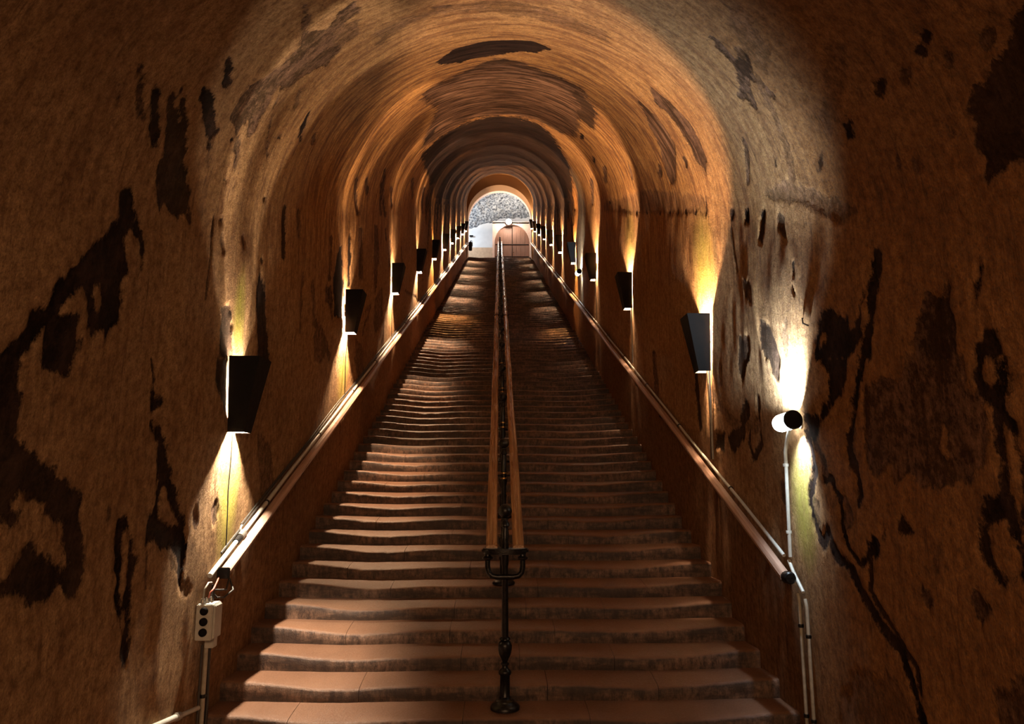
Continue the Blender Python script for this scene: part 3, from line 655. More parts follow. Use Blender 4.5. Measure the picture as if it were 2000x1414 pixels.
ROWS = tunnel_rows()
ALGAE = [(5.82, 1.45, 0.28, 0.55, 1.0), (5.82, 3.0, 0.16, 0.45, 1.0), (9.9, 1.4, 0.4, 0.5, 0.8), (7.45, ARC - 3.3, 0.45, 0.7, 0.7), (5.3, ARC - 1.65, 0.25, 0.5, 0.9), (11.6, ARC - 3.4, 0.5, 0.7, 0.4), (4.9, ARC - 4.2, 0.3, 0.5, 0.0)]


def lining(name, a0, a1, da, thick=0.35):
    na = int(round((a1 - a0) / da)) + 1
    ar = np.linspace(a0, a1, na)
    Y, A = np.meshgrid(ROWS, ar, indexing='ij')
    ny = len(ROWS)
    Yf, Af = Y.ravel(), A.ravel()
    x, z, nx, nz = profile_pt(Af)
    F, G = stain_field(Yf, Af)
    und = (vnoise(Yf * 0.9, Af * 0.8, 3) - 0.5) * 0.05 + (vnoise(Yf * 3.1, Af * 1.7, 5) - 0.5) * 0.022 + (vnoise(Yf * 9, Af * 3.5, 7) - 0.5) * 0.008
    rag = F + (vnoise(Yf * 22, Af * 14, 9) - 0.5) * 0.35
    und -= 0.010 * np.clip((rag - 0.42) * 8, 0, 1) * G
    edge = np.minimum(1, np.minimum(np.abs(Af - a0), np.abs(Af - a1)) * 0 + 1)
    base = Z0 + (np.maximum(Yf, YFLAT) - Y0) * SL
    # the wall foot reaches down to the lower floor
    zz = base + z
    X = x + nx * und * edge
    Zc = zz + nz * und * edge
    co = np.stack([X, Yf, Zc], 1)
    idx = np.arange(ny * na).reshape(ny, na)
    q = np.stack([idx[:-1, :-1], idx[1:, :-1], idx[1:, 1:], idx[:-1, 1:]], -1).reshape(-1, 4)
    me = bpy.data.meshes.new(name)
    me.vertices.add(len(co)); me.vertices.foreach_set('co', co.astype(np.float32).ravel())
    me.loops.add(q.size); me.loops.foreach_set('vertex_index', q.astype(np.int32).ravel())
    me.polygons.add(len(q)); me.polygons.foreach_set('loop_start', np.arange(0, q.size, 4, dtype=np.int32))
    me.polygons.foreach_set('loop_total', np.full(len(q), 4, np.int32)) if False else None
    me.update(calc_edges=True)
    me.polygons.foreach_set('use_smooth', np.ones(len(q), bool))
    uv = me.uv_layers.new(name='unfold')
    uvd = np.stack([Yf, Af], 1)[q.ravel()].astype(np.float32)
    uv.data.foreach_set('uv', uvd.ravel())
    al = np.zeros_like(Yf)
    for (cy, ca, ry, ra, s) in ALGAE:
        al = np.maximum(al, s * np.clip(1.4 - 1.4 * np.hypot((Yf - cy) / ry, (Af - ca) / ra), 0, 1))
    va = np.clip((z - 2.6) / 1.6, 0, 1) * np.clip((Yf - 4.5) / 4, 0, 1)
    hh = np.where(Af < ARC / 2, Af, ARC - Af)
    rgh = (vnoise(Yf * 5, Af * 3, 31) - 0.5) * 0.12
    rail_shade = np.clip((1.02 - hh + rgh) / 0.10, 0, 1) * np.clip((Yf - 5.35) / 0.25, 0, 1) * np.where(Af < ARC / 2, 0.55, 0.85)  # shade under the side rails, painted into the lower wall colour
    ochre = np.clip((Af - ARC / 2) / 3.0, 0, 1) * np.clip((5.5 - Yf) / 0.9, 0, 1)
    for nm, arr in (('rail_shade', rail_shade), ('ochre', ochre), ('stain', F), ('amount', G), ('algae', al), ('vault', va)):
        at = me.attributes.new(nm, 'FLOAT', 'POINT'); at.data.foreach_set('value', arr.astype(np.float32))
    me.validate()
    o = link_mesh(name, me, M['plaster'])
    tag(o, kind='structure')
    return o


A_FOOT = -0.45
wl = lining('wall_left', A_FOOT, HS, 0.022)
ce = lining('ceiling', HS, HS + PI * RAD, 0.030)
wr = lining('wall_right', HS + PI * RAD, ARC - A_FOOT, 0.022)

# masonry behind the lining so that no light leaks (outer shell), hall floor and end behind the camera
mb = MB()
mb.add([(XL - 0.4, -3.0, 0), (XR + 0.4, -3.0, 0), (XR + 0.4, Y0 + 0.1, 0), (XL - 0.4, Y0 + 0.1, 0), (XL - 0.4, -3.0, -0.3), (XR + 0.4, -3.0, -0.3), (XR + 0.4, Y0 + 0.1, -0.3), (XL - 0.4, Y0 + 0.1, -0.3)],
       [(0, 1, 2, 3), (4, 7, 6, 5), (0, 4, 5, 1), (1, 5, 6, 2), (2, 6, 7, 3), (3, 7, 4, 0)])
tag(mb.build('floor', M['stone']), kind='structure')
mb = MB(); mb.box(XL - 0.4, XR + 0.4, -3.3, -3.0, -0.3, 5.2)
tag(mb.build('wall_back', M['pink_wall']), kind='structure')
for sgn, nm, x0, x1 in ((-1, 'baseboard_left', XL - 0.06, XL + 0.035), (1, 'baseboard_right', XR - 0.035, XR + 0.06)):
    mb = MB(); mb.box(x0, x1, -3.0, Y0 - 0.35, 0.0, 0.16)
    tag(mb.build(nm, M['pink_wall'], bevel=0.01), kind='structure')

# ------------------------------------------------------------------ staircase: every step a part, the nearer ones of separate blocks
random.seed(5)
stair = empty('staircase', (0, 0, 0))
tag(stair, 'long straight stair of worn reddish stone steps climbing the whole tunnel', 'staircase')


def wear(x, k):
    """how far the front edge is worn down at x on step k"""
    d = 0.034
    eL = np.clip((x - XL) / 0.85, 0, 1); eR = np.clip((XR - x) / 0.85, 0, 1)
    sm = lambda e: e * e * (3 - 2 * e)
    d = d * sm(eL) * sm(eR)
    lane = 0.027 * np.exp(-((x + 1.28) / 0.42) ** 2) + 0.021 * np.exp(-((x - 1.18) / 0.45) ** 2)
    n = (vnoise(x * 1.7 + 31, np.full_like(x, k * 0.22), 11) - 0.5) * 0.016 + (vnoise(x * 7 + k * 5.1, np.full_like(x, k * 1.0), 12) - 0.5) * 0.006
    return d + lane + n


def step_block(k, x0, x1, nx, detail=True):
    xs = np.linspace(x0, x1, nx)
    w = wear(xs, k)
    L = Z0 + k * RISE + 0.034
    y = Y0 + k * RUN
    rough = (vnoise(xs * 14 + k * 3.3, np.full_like(xs, 7.0 + k), 13) - 0.5)
    back = (vnoise(xs * 2.2, np.full_like(xs, k * 1.7), 14) - 0.5) * 0.018
    vs = []
    r = 0.026 if detail else 0.010
    prof = None
    for i, x in enumerate(xs):
        f = y + back[i] + rough[i] * 0.008
        zt = L - w[i]
        zb = L - RISE - 0.05
        chip = max(0.0, rough[i] - 0.28) * 0.06
        ring = [(f + 0.006, zb), (f + 0.003, zt - 0.08), (f, zt - r - chip), (f + r * 0.35 + chip, zt - r * 0.3 - chip * 0.5), (f + r * 1.2 + chip, zt),
                (f + 0.10, L - w[i] * 0.80), (f + 0.22, L - w[i] * 0.45 - 0.004), (y + RUN + 0.035, L - w[i] * 0.22 - 0.006), (y + RUN + 0.035, zb)]
        vs += [(x, a, b) for a, b in ring]
        m = len(ring)
    fs = []
    for i in range(nx - 1):
        for j in range(m):
            a = i * m + j; b = i * m + (j + 1) % m
            fs.append((a, b, b + m, a + m))
    fs.append(tuple(range(m))); fs.append(tuple(range((nx - 1) * m, nx * m))[::-1])
    mb = MB(); mb.add(vs, fs)
    return mb


NBLOCK = 26
for k in range(NSTEP):
    if k < NBLOCK:
        st = empty('step'); st.parent = stair
        rr = random.Random(k * 7 + 1)
        cuts = [XL - 0.03]
        base = [-1.02, 0.28, 1.36] if k % 2 else [-0.42, 0.30, 0.92]
        if k % 3 == 0: base = [-1.45, -0.34, 0.62]
        cuts += [c + rr.uniform(-0.12, 0.12) for c in base] + [XR + 0.03]
        for a, b in zip(cuts[:-1], cuts[1:]):
            step_block(k, a + 0.0018, b - 0.0018, max(10, int((b - a) / 0.045)), True).build('stone_block', M['stone'], st, auto=0.9)
    else:
        step_block(k, XL - 0.03, XR + 0.03, 56 if k < 60 else 34, False).build('step', M['stone'], stair, auto=0.9)

# ------------------------------------------------------------------ top landing, portal and the vestibule beyond
YL = YTOP + RUN
mb = MB(); mb.box(-4.2, 4.2, YL, YL + 9.0, ZTOP - 0.25, ZTOP + 0.028)
tag(mb.build('floor', M['buff_wall']), kind='structure')


def arch_ring(name, y0, y1, half_in, spring, zfoot, mat, half_out=None, kind='structure'):
    """end wall with an arched opening, thickness y0..y1"""
    n = 28
    inner = [(-half_in, 0.0)] + [(-half_in * math.cos(PI * i / n), spring + half_in * math.sin(PI * i / n)) for i in range(n + 1)] + [(half_in, 0.0)]
    outer = []
    for (x, z) in inner:
        if z <= 0: outer.append((math.copysign(RAD + 0.5, x), 0.0))
        else:
            a = math.atan2(z - spring, x)
            R = RAD + 0.55
            outer.append((R * math.cos(a), max(z, HS - 0.0 + R * math.sin(a)) if z > spring + 1e-6 else z))
    vs = []; fs = []
    c = XC
    for (x, z) in inner: vs += [(c + x, y0, zfoot + z), (c + x, y1, zfoot + z)]
    b = len(vs)
    for (x, z) in outer: vs += [(c + x, y0, zfoot + z), (c + x, y1, zfoot + z)]
    for i in range(len(inner) - 1):
        a0, a1, c0, c1 = 2 * i, 2 * i + 2, b + 2 * i, b + 2 * i + 2
        fs += [(a0, a1, c1, c0), (a0 + 1, c0 + 1, c1 + 1, a1 + 1), (a0, a0 + 1, a1 + 1, a1), (c0, c1, c1 + 1, c0 + 1)]
    fs += [(0, b, b + 1, 1), (2 * len(inner) - 2, 2 * len(inner) - 1, b + 2 * len(inner) - 1, b + 2 * len(inner) - 2)]
    mb = MB(); mb.add(vs, fs)
    return tag(mb.build(name, mat, auto=0.6), kind=kind)


arch_ring('trim_1', YTOP - 1.6, YTOP - 0.6, 2.13, 2.98, ZTOP - 0.6, M['plaster'])
arch_ring('wall_end', YTOP - 0.6, YTOP + 0.15, 2.11, 3.17, ZTOP - 0.6, M['pink_wall'])

# vestibule: side walls, limewashed rear wall with buff dado, low bulkhead holding the arched door, rough rock above
YV, YD = YL + 5.0, YL + 1.75
zf = ZTOP + 0.028
for nm, a, b in (('wall_vestibule_left', -4.0, -3.8), ('wall_vestibule_right', 2.45, 2.65)):
    mb = MB(); mb.box(a, b, YTOP + 0.15, YV + 0.2, zf, zf + 6)
    tag(mb.build(nm, M['white_wall']), kind='structure')
mb = MB(); mb.box(-4.0, 2.65, YV - 1.6, YV - 1.4, zf + 1.90, zf + 4.4)
tag(mb.build('wall_vestibule_rear', M['white_wall']), kind='structure')
mb = MB(); mb.box(-4.0, 2.65, YV - 1.63, YV - 1.4, zf, zf + 1.90)
tag(mb.build('baseboard_rear', M['buff_wall']), kind='structure')

# bulkhead wall with arched doorway
DX0, DXC, DH = -0.47, 0.93, 1.24
n = 20
inner = [(DXC - DH, 0)] + [(DXC - DH * math.cos(PI * i / n), 1.82 + 1.26 * math.sin(PI * i / n)) for i in range(n + 1)] + [(DXC + DH, 0)]
outl = []
for (x, z) in inner:
    if z == 0: outl.append((DX0 if x < DXC else 2.46, 0))
    else:
        t_ = (x - (DXC - DH)) / (2 * DH)
        outl.append((DX0 + t_ * (2.46 - DX0), 3.25) if 0 < t_ < 1 else ((DX0, 3.25) if t_ <= 0 else (2.46, 3.25)))
vs = []; fs = []
for (x, z) in inner: vs += [(x, YD, zf + z), (x, YD + 0.35, zf + z)]
b = len(vs)
for (x, z) in outl: vs += [(x, YD, zf + z), (x, YD + 0.35, zf + z)]
for i in range(len(inner) - 1):
    a0, a1, c0, c1 = 2 * i, 2 * i + 2, b + 2 * i, b + 2 * i + 2
    fs += [(a0, a1, c1, c0), (a0 + 1, c0 + 1, c1 + 1, a1 + 1), (a0, a0 + 1, a1 + 1, a1), (c0, c1, c1 + 1, c0 + 1)]
mb = MB(); mb.add(vs, fs)
mb.box(DX0, 2.46, YD, YD + 3.2, zf + 3.15, zf + 3.29)
mb.box(DX0, DX0 + 0.12, YD + 0.2, YV - 1.6, zf, zf + 3.25)
tag(mb.build('wall_bulkhead', M['pink_wall']), kind='structure')

# double door of planks
door = empty('door_1', (DXC, YD + 0.22, zf)); tag(door, kind='structure')
def leaf_top(x):
    u = min(1.0, abs(x) / DH)
    return 1.82 + 1.26 * math.sqrt(max(0.0, 1 - u * u))
for s in (-1, 1):
    for j in range(4):
        a = 0.008 + j * (DH - 0.02) / 4; bb = a + (DH - 0.02) / 4 - 0.012
        pts = [(s * a, 0.03), (s * bb, 0.03)] + [(s * (bb + (a - bb) * q / 4), max(0.1, leaf_top(bb + (a - bb) * q / 4) - 0.01)) for q in range(5)]
        m_ = MB(); m_.prism(pts, -0.03, 0.03, 'y'); m_.build('plank', M['door_wood'], door)
    for zz in (0.72, 1.62):
        m_ = MB(); m_.box(min(s * 0.03, s * (DH - 0.06)), max(s * 0.03, s * (DH - 0.06)), -0.05, -0.03, zz, zz + 0.06); m_.build('strap_hinge', M['iron'], door)
m_ = MB(); m_.box(-0.02, 0.02, -0.055, -0.03, 0.03, 3.02); m_.build('cover_strip', M['sheet'], door)
m_ = MB(); m_.lathe([(0.03, 0), (0.03, 0.03), (0.015, 0.04), (0.015, 0.09)], 12, axis='y', org=(0.10, -0.13, 1.05)); m_.build('door_handle', M['iron'], door)
m_ = MB(); m_.box(-DH - 0.02, DH + 0.02, 0.03, 0.09, 0, 3.12); m_.build('door_backing', M['door_wood'], door)

# rough rock vault of the vestibule
ny, nx = 56, 110
vs = []; fs = []
for i in range(ny):
    for j in range(nx):
        t_ = i / (ny - 1); x = -4.1 + 6.9 * j / (nx - 1)
        y = YTOP + 0.12 + t_ * (YV - 1.35 - YTOP)
        zz = zf + 3.62 + 1.9 * (1 - t_ ** 1.5) + 0.42 * (min(x, 0.3) + 0.56) * t_
        vs.append([x, y, zz])
V = np.array(vs)
V[:, 2] += (vnoise(V[:, 0] * 3.1, V[:, 1] * 3.1, 21) - 0.5) * 0.22 + (vnoise(V[:, 0] * 9, V[:, 1] * 9, 22) - 0.5) * 0.13
V[:, 1] += (vnoise(V[:, 0] * 6, V[:, 1] * 7, 23) - 0.5) * 0.12 * (V[:, 1] > YTOP + 0.5)
for i in range(ny - 1):
    for j in range(nx - 1):
        a = i * nx + j; fs.append((a, a + 1, a + nx + 1, a + nx))
mb = MB(); mb.add(V.tolist(), fs)
tag(mb.build('ceiling', M['tufa']), kind='structure')

# lamp over the door
lampd = empty('ceiling_lamp', (0.68, YD - 0.16, zf + 3.22))
tag(lampd, 'glaring white lamp over the arched door at the top of the stair', 'lamp')
m_ = MB(); m_.lathe([(0.19, 0.15), (0.205, 0.06), (0.205, 0.0)], 20, axis='y', org=(0, 0.0, 0)); m_.build('lamp_base', M['liner'], lampd)
m_ = MB(); m_.lathe([(0.20, 0.0), (0.195, -0.06), (0.16, -0.12), (0.08, -0.16), (0.005, -0.17)], 20, axis='y'); m_.build('lamp_glass', emitter('door_lamp_glass', (1.0, 0.93, 0.82), 60.0), lampd, auto=0.7)
lamp_light('door_light', 'POINT', (0.68, YD - 0.50, zf + 3.26), 260.0, (1.0, 0.86, 0.70), 0.12)
lamp_light('vestibule_light', 'POINT', (-3.0, YL + 1.1, zf + 2.6), 320.0, (0.82, 0.92, 1.0), 0.15)

# small fitting on the limewashed wall and a dark box hung at the end of the left rail
cm = empty('security_camera', (-2.1, YV - 1.61, zf + 2.72)); tag(cm, 'tiny dark camera on a bracket high on the white wall at the top', 'camera')
m_ = MB(); m_.lathe([(0.05, -0.02), (0.05, 0.0)], 10, axis='y'); m_.build('bracket', M['steel'], cm)
m_ = MB(); m_.tube([(0, -0.02, 0), (0.03, -0.14, -0.02)], 0.015); m_.build('arm', M['steel'], cm)
m_ = MB(); m_.box(-0.06, 0.20, -0.26, -0.14, -0.06, 0.04); m_.build('camera_body', M['sheet'], cm, bevel=0.01)
bx = empty('extinguisher', (-1.90, YTOP - 1.05, ZTOP - 0.33 + 0.75)); tag(bx, 'dark extinguisher hanging on the left wall where the rail ends at the top', 'extinguisher')
m_ = MB(); m_.lathe([(0.02, -0.30), (0.10, -0.28), (0.12, -0.22), (0.12, 0.22), (0.09, 0.30), (0.03, 0.34), (0.03, 0.40)], 16); m_.build('cylinder_body', M['iron'], bx, auto=0.6)
m_ = MB(); m_.tube([(0, 0, 0.38), (0.08, 0, 0.42), (0.13, -0.02, 0.25), (0.14, -0.02, 0.0)], 0.018); m_.build('hose', M['cable'], bx)
m_ = MB(); m_.box(-0.14, -0.02, -0.06, 0.06, 0.05, 0.11); m_.box(-0.26, -0.13, -0.02, 0.02, 0.06, 0.1); m_.build('mounting_bracket', M['steel'], bx)


# ------------------------------------------------------------------ central balustrade
def slope_z(y, h): return Z0 + (y - Y0) * SL + h


PX = 0.055
bal = empty('central_balustrade', (PX, 0, 0))
tag(bal, 'double oak handrail on black cast iron posts running up the middle of the stair', 'railing')
P0, DP, NP = 5.80, 1.572, 27
ZB0 = 0.166


def post_profile(full):
    return [(0.112, 0.0), (0.112, 0.018), (0.098, 0.034), (0.075, 0.046), (0.070, 0.060), (0.046, 0.068), (0.040, 0.078), (0.044, 0.084), (0.038, 0.092), (0.038, 0.235),
            (0.048, 0.245), (0.050, 0.262), (0.040, 0.275), (0.024, 0.288), (0.022, 0.305), (0.032, 0.312), (0.032, 0.322), (0.020, 0.330), (0.030, 0.355), (0.046, 0.385),
            (0.054, 0.425), (0.054, 0.448), (0.046, 0.472), (0.030, 0.482), (0.042, 0.490), (0.040, 0.500), (0.026, 0.510), (0.028, 0.56), (0.023, 1.02), (0.028, 1.04),
            (0.029, 1.22), (0.030, 1.27), (0.024, 1.29), (0.024, 1.315), (0.036, 1.325), (0.034, 1.345), (0.020, 1.36), (0.018, 1.38)]


def ball_profile():
    r, c = 0.054, 1.425 + 0.012
    pts = [(0.018, 1.37), (0.030, 1.375), (0.030, 1.382)]
    for i in range(1, 12):
        a = -PI / 2 + PI * i / 12
        pts.append((r * math.cos(a), c + r * math.sin(a)))
    pts.append((0.004, c + r))
    return pts


post_src = ball_src = cb_src = cp_src = None
MAJOR = {0: 1, 7: 1, 14: 1, 23: 1}
for i in range(NP):
    y = P0 + DP * i
    k = int(math.floor((y - Y0) / RUN))
    zbase = Z0 + k * RISE + (0.012 if i == 0 else 0.008)
    # rail height line decides the length; scale the shaft a little
    zr = slope_z(y, 1.065)
    sc = (zr - zbase) / 1.10
    if post_src is None:
        m_ = MB(); m_.lathe(post_profile(True), 22); post_src = m_.build('post', M['iron'], bal, (0, y, zbase), auto=0.8); po = post_src
        m_ = MB(); m_.lathe(ball_profile(), 22); ball_src = m_.build('ball_finial', M['iron'], po, (0, 0, 0), auto=0.8)
    else:
        po = share('post', post_src, bal, (0, y, zbase)); share('ball_finial', ball_src, po)
    po.scale = (1, 1, sc)
    if i in MAJOR:
        # U bracket with two cups and the plate that carries the rail ends
        arc = [(-0.137, 0, 1.00), (-0.137, 0, 0.945), (-0.130, 0, 0.905), (-0.105, 0, 0.880), (-0.065, 0, 0.872), (0.065, 0, 0.872), (0.105, 0, 0.880), (0.130, 0, 0.905), (0.137, 0, 0.945), (0.137, 0, 1.00)]
        m_ = MB(); m_.tube(arc, 0.021, 12); m_.build('bracket_arm', M['iron'], po, (0, -0.02, 0.075), auto=0.8)
        for s in (-1, 1):
            m_ = MB(); m_.lathe([(0.020, 0), (0.040, 0.012), (0.042, 0.024), (0.026, 0.034), (0.024, 0.052)], 16, org=(s * 0.137, -0.02, 1.068)); m_.build('cup', M['iron'], po, auto=0.8)
        n = 24
        pl = [(0.185 * math.cos(2 * PI * q / n), 0.10 * math.sin(2 * PI * q / n)) for q in range(n)]
        m_ = MB()
        for zz0, zz1, f in ((1.085, 1.10, 0.9), (1.10, 1.118, 1.0), (1.118, 1.128, 0.95)):
            pp = [(a * f, b * f) for a, b in pl]
            m_.prism(pp, zz0 * 1.0, zz1 * 1.0, 'z')
        m_.build('rail_plate', M['iron'], po, (0, 0, 0.03), auto=0.6)
    else:
        if cp_src is None:
            m_ = MB(); m_.tube([(-0.10, 0, 1.10), (0.10, 0, 1.10)], 0.010, 8); cb_src = m_.build('cross_bar', M['iron'], po)
            m_ = MB(); m_.lathe([(0.026, 1.06), (0.034, 1.065), (0.034, 1.075), (0.028, 1.08), (0.028, 1.115), (0.034, 1.12), (0.034, 1.13), (0.026, 1.135)], 16); cp_src = m_.build('collar', M['brass'], po, auto=0.7)
            cp_src['label'] = 'brass collar'
        else:
            share('cross_bar', cb_src, po); share('collar', cp_src, po)
# moulded rails in lengths between the big brackets
rp = [(-0.036, 0.0), (0.036, 0.0), (0.040, 0.014), (0.034, 0.024), (0.044, 0.034), (0.046, 0.050), (0.036, 0.064), (0.018, 0.072), (0.010, 0.070), (0.006, 0.074), (-0.006, 0.074), (-0.010, 0.070), (-0.018, 0.072), (-0.036, 0.064), (-0.046, 0.050), (-0.044, 0.034), (-0.034, 0.024), (-0.040, 0.014)]
ends = [P0] + [P0 + DP * i for i in sorted(MAJOR) if i] + [P0 + DP * (NP - 1) + 0.5]
for a, b in zip(ends[:-1], ends[1:]):
    for s in (-1, 1):
        y0, y1 = a + 0.02, b - 0.08
        vs = []; ns = max(2, int((y1 - y0) / 0.5)); m = len(rp)
        for q in range(ns + 1):
            y = y0 + (y1 - y0) * q / ns
            wob = 0.002 * math.sin(y * 1.7 + s)
            vs += [(s * 0.107 + px + wob, y, slope_z(y, 1.068) + pz) for px, pz in rp]
        fs = [(q * m + j, q * m + (j + 1) % m, (q + 1) * m + (j + 1) % m, (q + 1) * m + j) for q in range(ns) for j in range(m)]
        fs += [tuple(range(m))[::-1], tuple(range(ns * m, (ns + 1) * m))]
        m_ = MB(); m_.add(vs, fs); m_.build('handrail', M['oak'], bal, auto=0.5)


# ------------------------------------------------------------------ wall handrails with brackets
def wall_rail(side, x, h, ystart, yend, label, w=0.075, t=0.055):
    root = empty('side_handrail', (0, 0, 0)); tag(root, label, 'handrail')
    prof = [(-w / 2, 0), (w / 2, 0), (w / 2 + 0.004, t * 0.5), (w / 2 - 0.008, t * 0.85), (w / 4, t), (-w / 4, t), (-w / 2 + 0.008, t * 0.85), (-w / 2 - 0.004, t * 0.5)]
    y = ystart; m = len(prof)
    Lr = 3.4
    while y < yend - 0.2:
        y1 = min(yend, y + Lr)
        vs = []; ns = 8
        for q in range(ns + 1):
            yy = y + (y1 - y - 0.006) * q / ns
            wob = 0.010 * math.sin(yy * 0.8 + side) + 0.006 * math.sin(yy * 2.3)
            hz = h + 0.008 * math.sin(yy * 0.6 + 1 + side)
            vs += [(x + wob * 0.5 + px, yy, slope_z(yy, hz) + pz) for px, pz in prof]
        fs = [(q * m + j, q * m + (j + 1) % m, (q + 1) * m + (j + 1) % m, (q + 1) * m + j) for q in range(ns) for j in range(m)]
        fs += [tuple(range(m))[::-1], tuple(range(ns * m, (ns + 1) * m))]
        mb = MB(); mb.add(vs, fs); mb.build('rail_length', M['rail_wood'], root, auto=0.5)
        yb = y + 0.55
        while yb < y1 - 0.1:
            xw = (XL if side < 0 else XR) + (0.01 if side > 0 else -0.01)
            z = slope_z(yb, h)
            mb = MB(); mb.tube([(xw, yb, z - 0.09), (xw - side * 0.05, yb, z - 0.09), (x, yb, z - 0.05), (x, yb, z + 0.004)], 0.010, 8)
            mb.lathe([(0.03, -0.02), (0.03, 0.02), (0.012, 0.025)] if side < 0 else [(0.012, -0.025), (0.03, -0.02), (0.03, 0.02)], 10, axis='x', org=(xw, yb, z - 0.09))
            mb.build('rail_bracket', M['iron'], root, auto=0.7)
            yb += 1.5
        y = y1
    return root


rl = wall_rail(-1, -2.06, 1.02, 5.62, YTOP + 0.1, 'worn brown wooden handrail along the left tunnel wall')
rr_ = wall_rail(1, 2.12, 1.09, 5.42, YTOP + 0.1, 'dim worn wooden handrail along the right tunnel wall')
m_ = MB(); m_.lathe([(0.034, -0.05), (0.045, -0.04), (0.045, 0.02), (0.03, 0.03)], 16, axis='y', org=(2.12, 5.39, slope_z(5.39, 1.115))); o_ = m_.build('end_cap', M['iron'], rr_, auto=0.7); o_['label'] = 'round black end cap'
m_ = MB(); m_.box(-2.105, -2.015, 5.585, 5.622, slope_z(5.6, 1.005), slope_z(5.6, 1.085)); o_ = m_.build('end_cap', M['iron'], rl, bevel=0.006); o_['label'] = 'square black end cap'


# conduits that follow the rails
def conduit(name, label, pts, r, mat, clips=(), clipmat=None, cat='pipe', group=None):
    root = empty(name, (0, 0, 0)); tag(root, label, cat, group)
    m_ = MB(); m_.tube(pts, r, 10); m_.build('pipe', mat, root, auto=0.9)
    for (p, ax) in clips:
        m_ = MB(); m_.lathe([(r + 0.006, -0.012), (r + 0.008, 0), (r + 0.006, 0.012)], 12, axis=ax, org=p); m_.build('pipe_clip', clipmat or M['iron'], root, auto=0.9)
    return root


def slope_pts(x, h, y0, y1, step=0.9, wob=0.004, ph=0.0):
    n = max(2, int((y1 - y0) / step))
    return [(x + wob * math.sin(i * 1.9 + ph), y0 + (y1 - y0) * i / n, slope_z(y0 + (y1 - y0) * i / n, h) + wob * math.sin(i * 1.3 + ph)) for i in range(n + 1)]


lc = slope_pts(-2.105, 1.10, 5.46, YTOP - 0.5)
conduit('conduit_pipe', 'pale conduit clipped to the left wall just above the wooden handrail', lc, 0.019, M['grey_pvc'], [((p[0], p[1] + .3, p[2] + .3 * SL), 'y') for p in lc[1:-1:2]])
for j, (hh, xx, r_) in enumerate(((1.14, -2.125, 0.009), (1.165, -2.13, 0.007))):
    o_ = MB().tube(slope_pts(xx, hh, 5.7 + j * 0.4, YTOP - 0.6, 0.7, 0.007, j * 2), r_, 6).build('cable', M['cable'], auto=0.9)
    tag(o_, ['thicker thin black cable strapped above the pale conduit on the left wall', 'uppermost thin black cable on the left wall above the conduit'][j], 'cable')
rc = slope_pts(2.175, 1.175, 5.58, YTOP - 0.5)
conduit('conduit_pipe', 'thin pale conduit running above the right wooden handrail', rc, 0.014, M['grey_pvc'], [((p[0], p[1] + .3, p[2] + .3 * SL), 'y') for p in rc[1:-1:2]])
o_ = MB().tube([(2.19, 5.53, 1.27), (2.185, 5.45, 1.20), (2.185, 5.29, 1.075)], 0.013, 10).build('conduit_pipe', M['grey_pvc'], auto=0.9)
tag(o_, 'short sloping pale conduit end past the right handrail cap', 'pipe')
for j, (yy, zt) in enumerate(((5.38, 1.05), (5.26, 1.03))):
    conduit('conduit_pipe', ['inner of two upright pipes below the right handrail end', 'outer of two upright pipes below the right handrail end, nearer the camera'][j],
            [(2.19, yy + 0.02, zt), (2.19, yy, zt - 0.05), (2.19, yy, 0.02)], 0.013, M['dim_pipe'], [((2.19, yy, zt - 0.22 - 0.03 * j), 'z'), ((2.19, yy, 0.22), 'z')])
o_ = MB().tube([(2.19, 5.18, 0.20), (2.19, 5.10, 0.23), (2.19, 4.75, 0.27), (2.19, 4.3, 0.30)], 0.014, 8).build('conduit_pipe', M['dim_pipe'], auto=0.9)
tag(o_, 'low level pipe leaving the foot of the right wall pipes', 'pipe')
# left wall: uprights under the switch box and the low pale rail
conduit('conduit_pipe', 'grey upright conduit under the switch box on the left wall', [(-2.115, 5.50, 0.70), (-2.115, 5.50, 0.03)], 0.017, M['dim_pipe'], [((-2.115, 5.50, 0.34), 'z')])
o_ = MB().tube([(-2.12, 5.58, 1.10), (-2.125, 5.60, 0.80), (-2.12, 5.58, 0.55), (-2.12, 5.60, 0.25), (-2.12, 5.58, 0.03)], 0.012, 8).build('cable', M['cable'], auto=0.9)
tag(o_, 'black cable hanging down the left wall behind the switch box', 'cable')
o_ = MB().tube([(-2.12, 5.44, 0.70), (-2.125, 5.45, 0.4), (-2.12, 5.44, 0.05)], 0.008, 8).build('cable', M['cable'], auto=0.9)
tag(o_, 'thin black cable left of the grey upright conduit on the left wall', 'cable')
tr_ = empty('low_conduit', (0, 0, 0)); tag(tr_, 'pale low conduit running forward from the foot of the left wall', 'pipe')
MB().tube([(-2.115, 5.43, 0.28), (-2.115, 5.05, 0.33)], 0.016, 10).build('pipe', M['grey_pvc'], tr_, auto=0.9)
MB().tube([(-2.115, 5.10, 0.325), (-2.115, 4.3, 0.43)], 0.020, 10).build('pipe', M['grey_pvc'], tr_, auto=0.9)
MB().tube([(-2.115, 5.12, 0.322), (-2.115, 5.06, 0.330)], 0.027, 10).build('pipe_clip', M['steel'], tr_, auto=0.9)

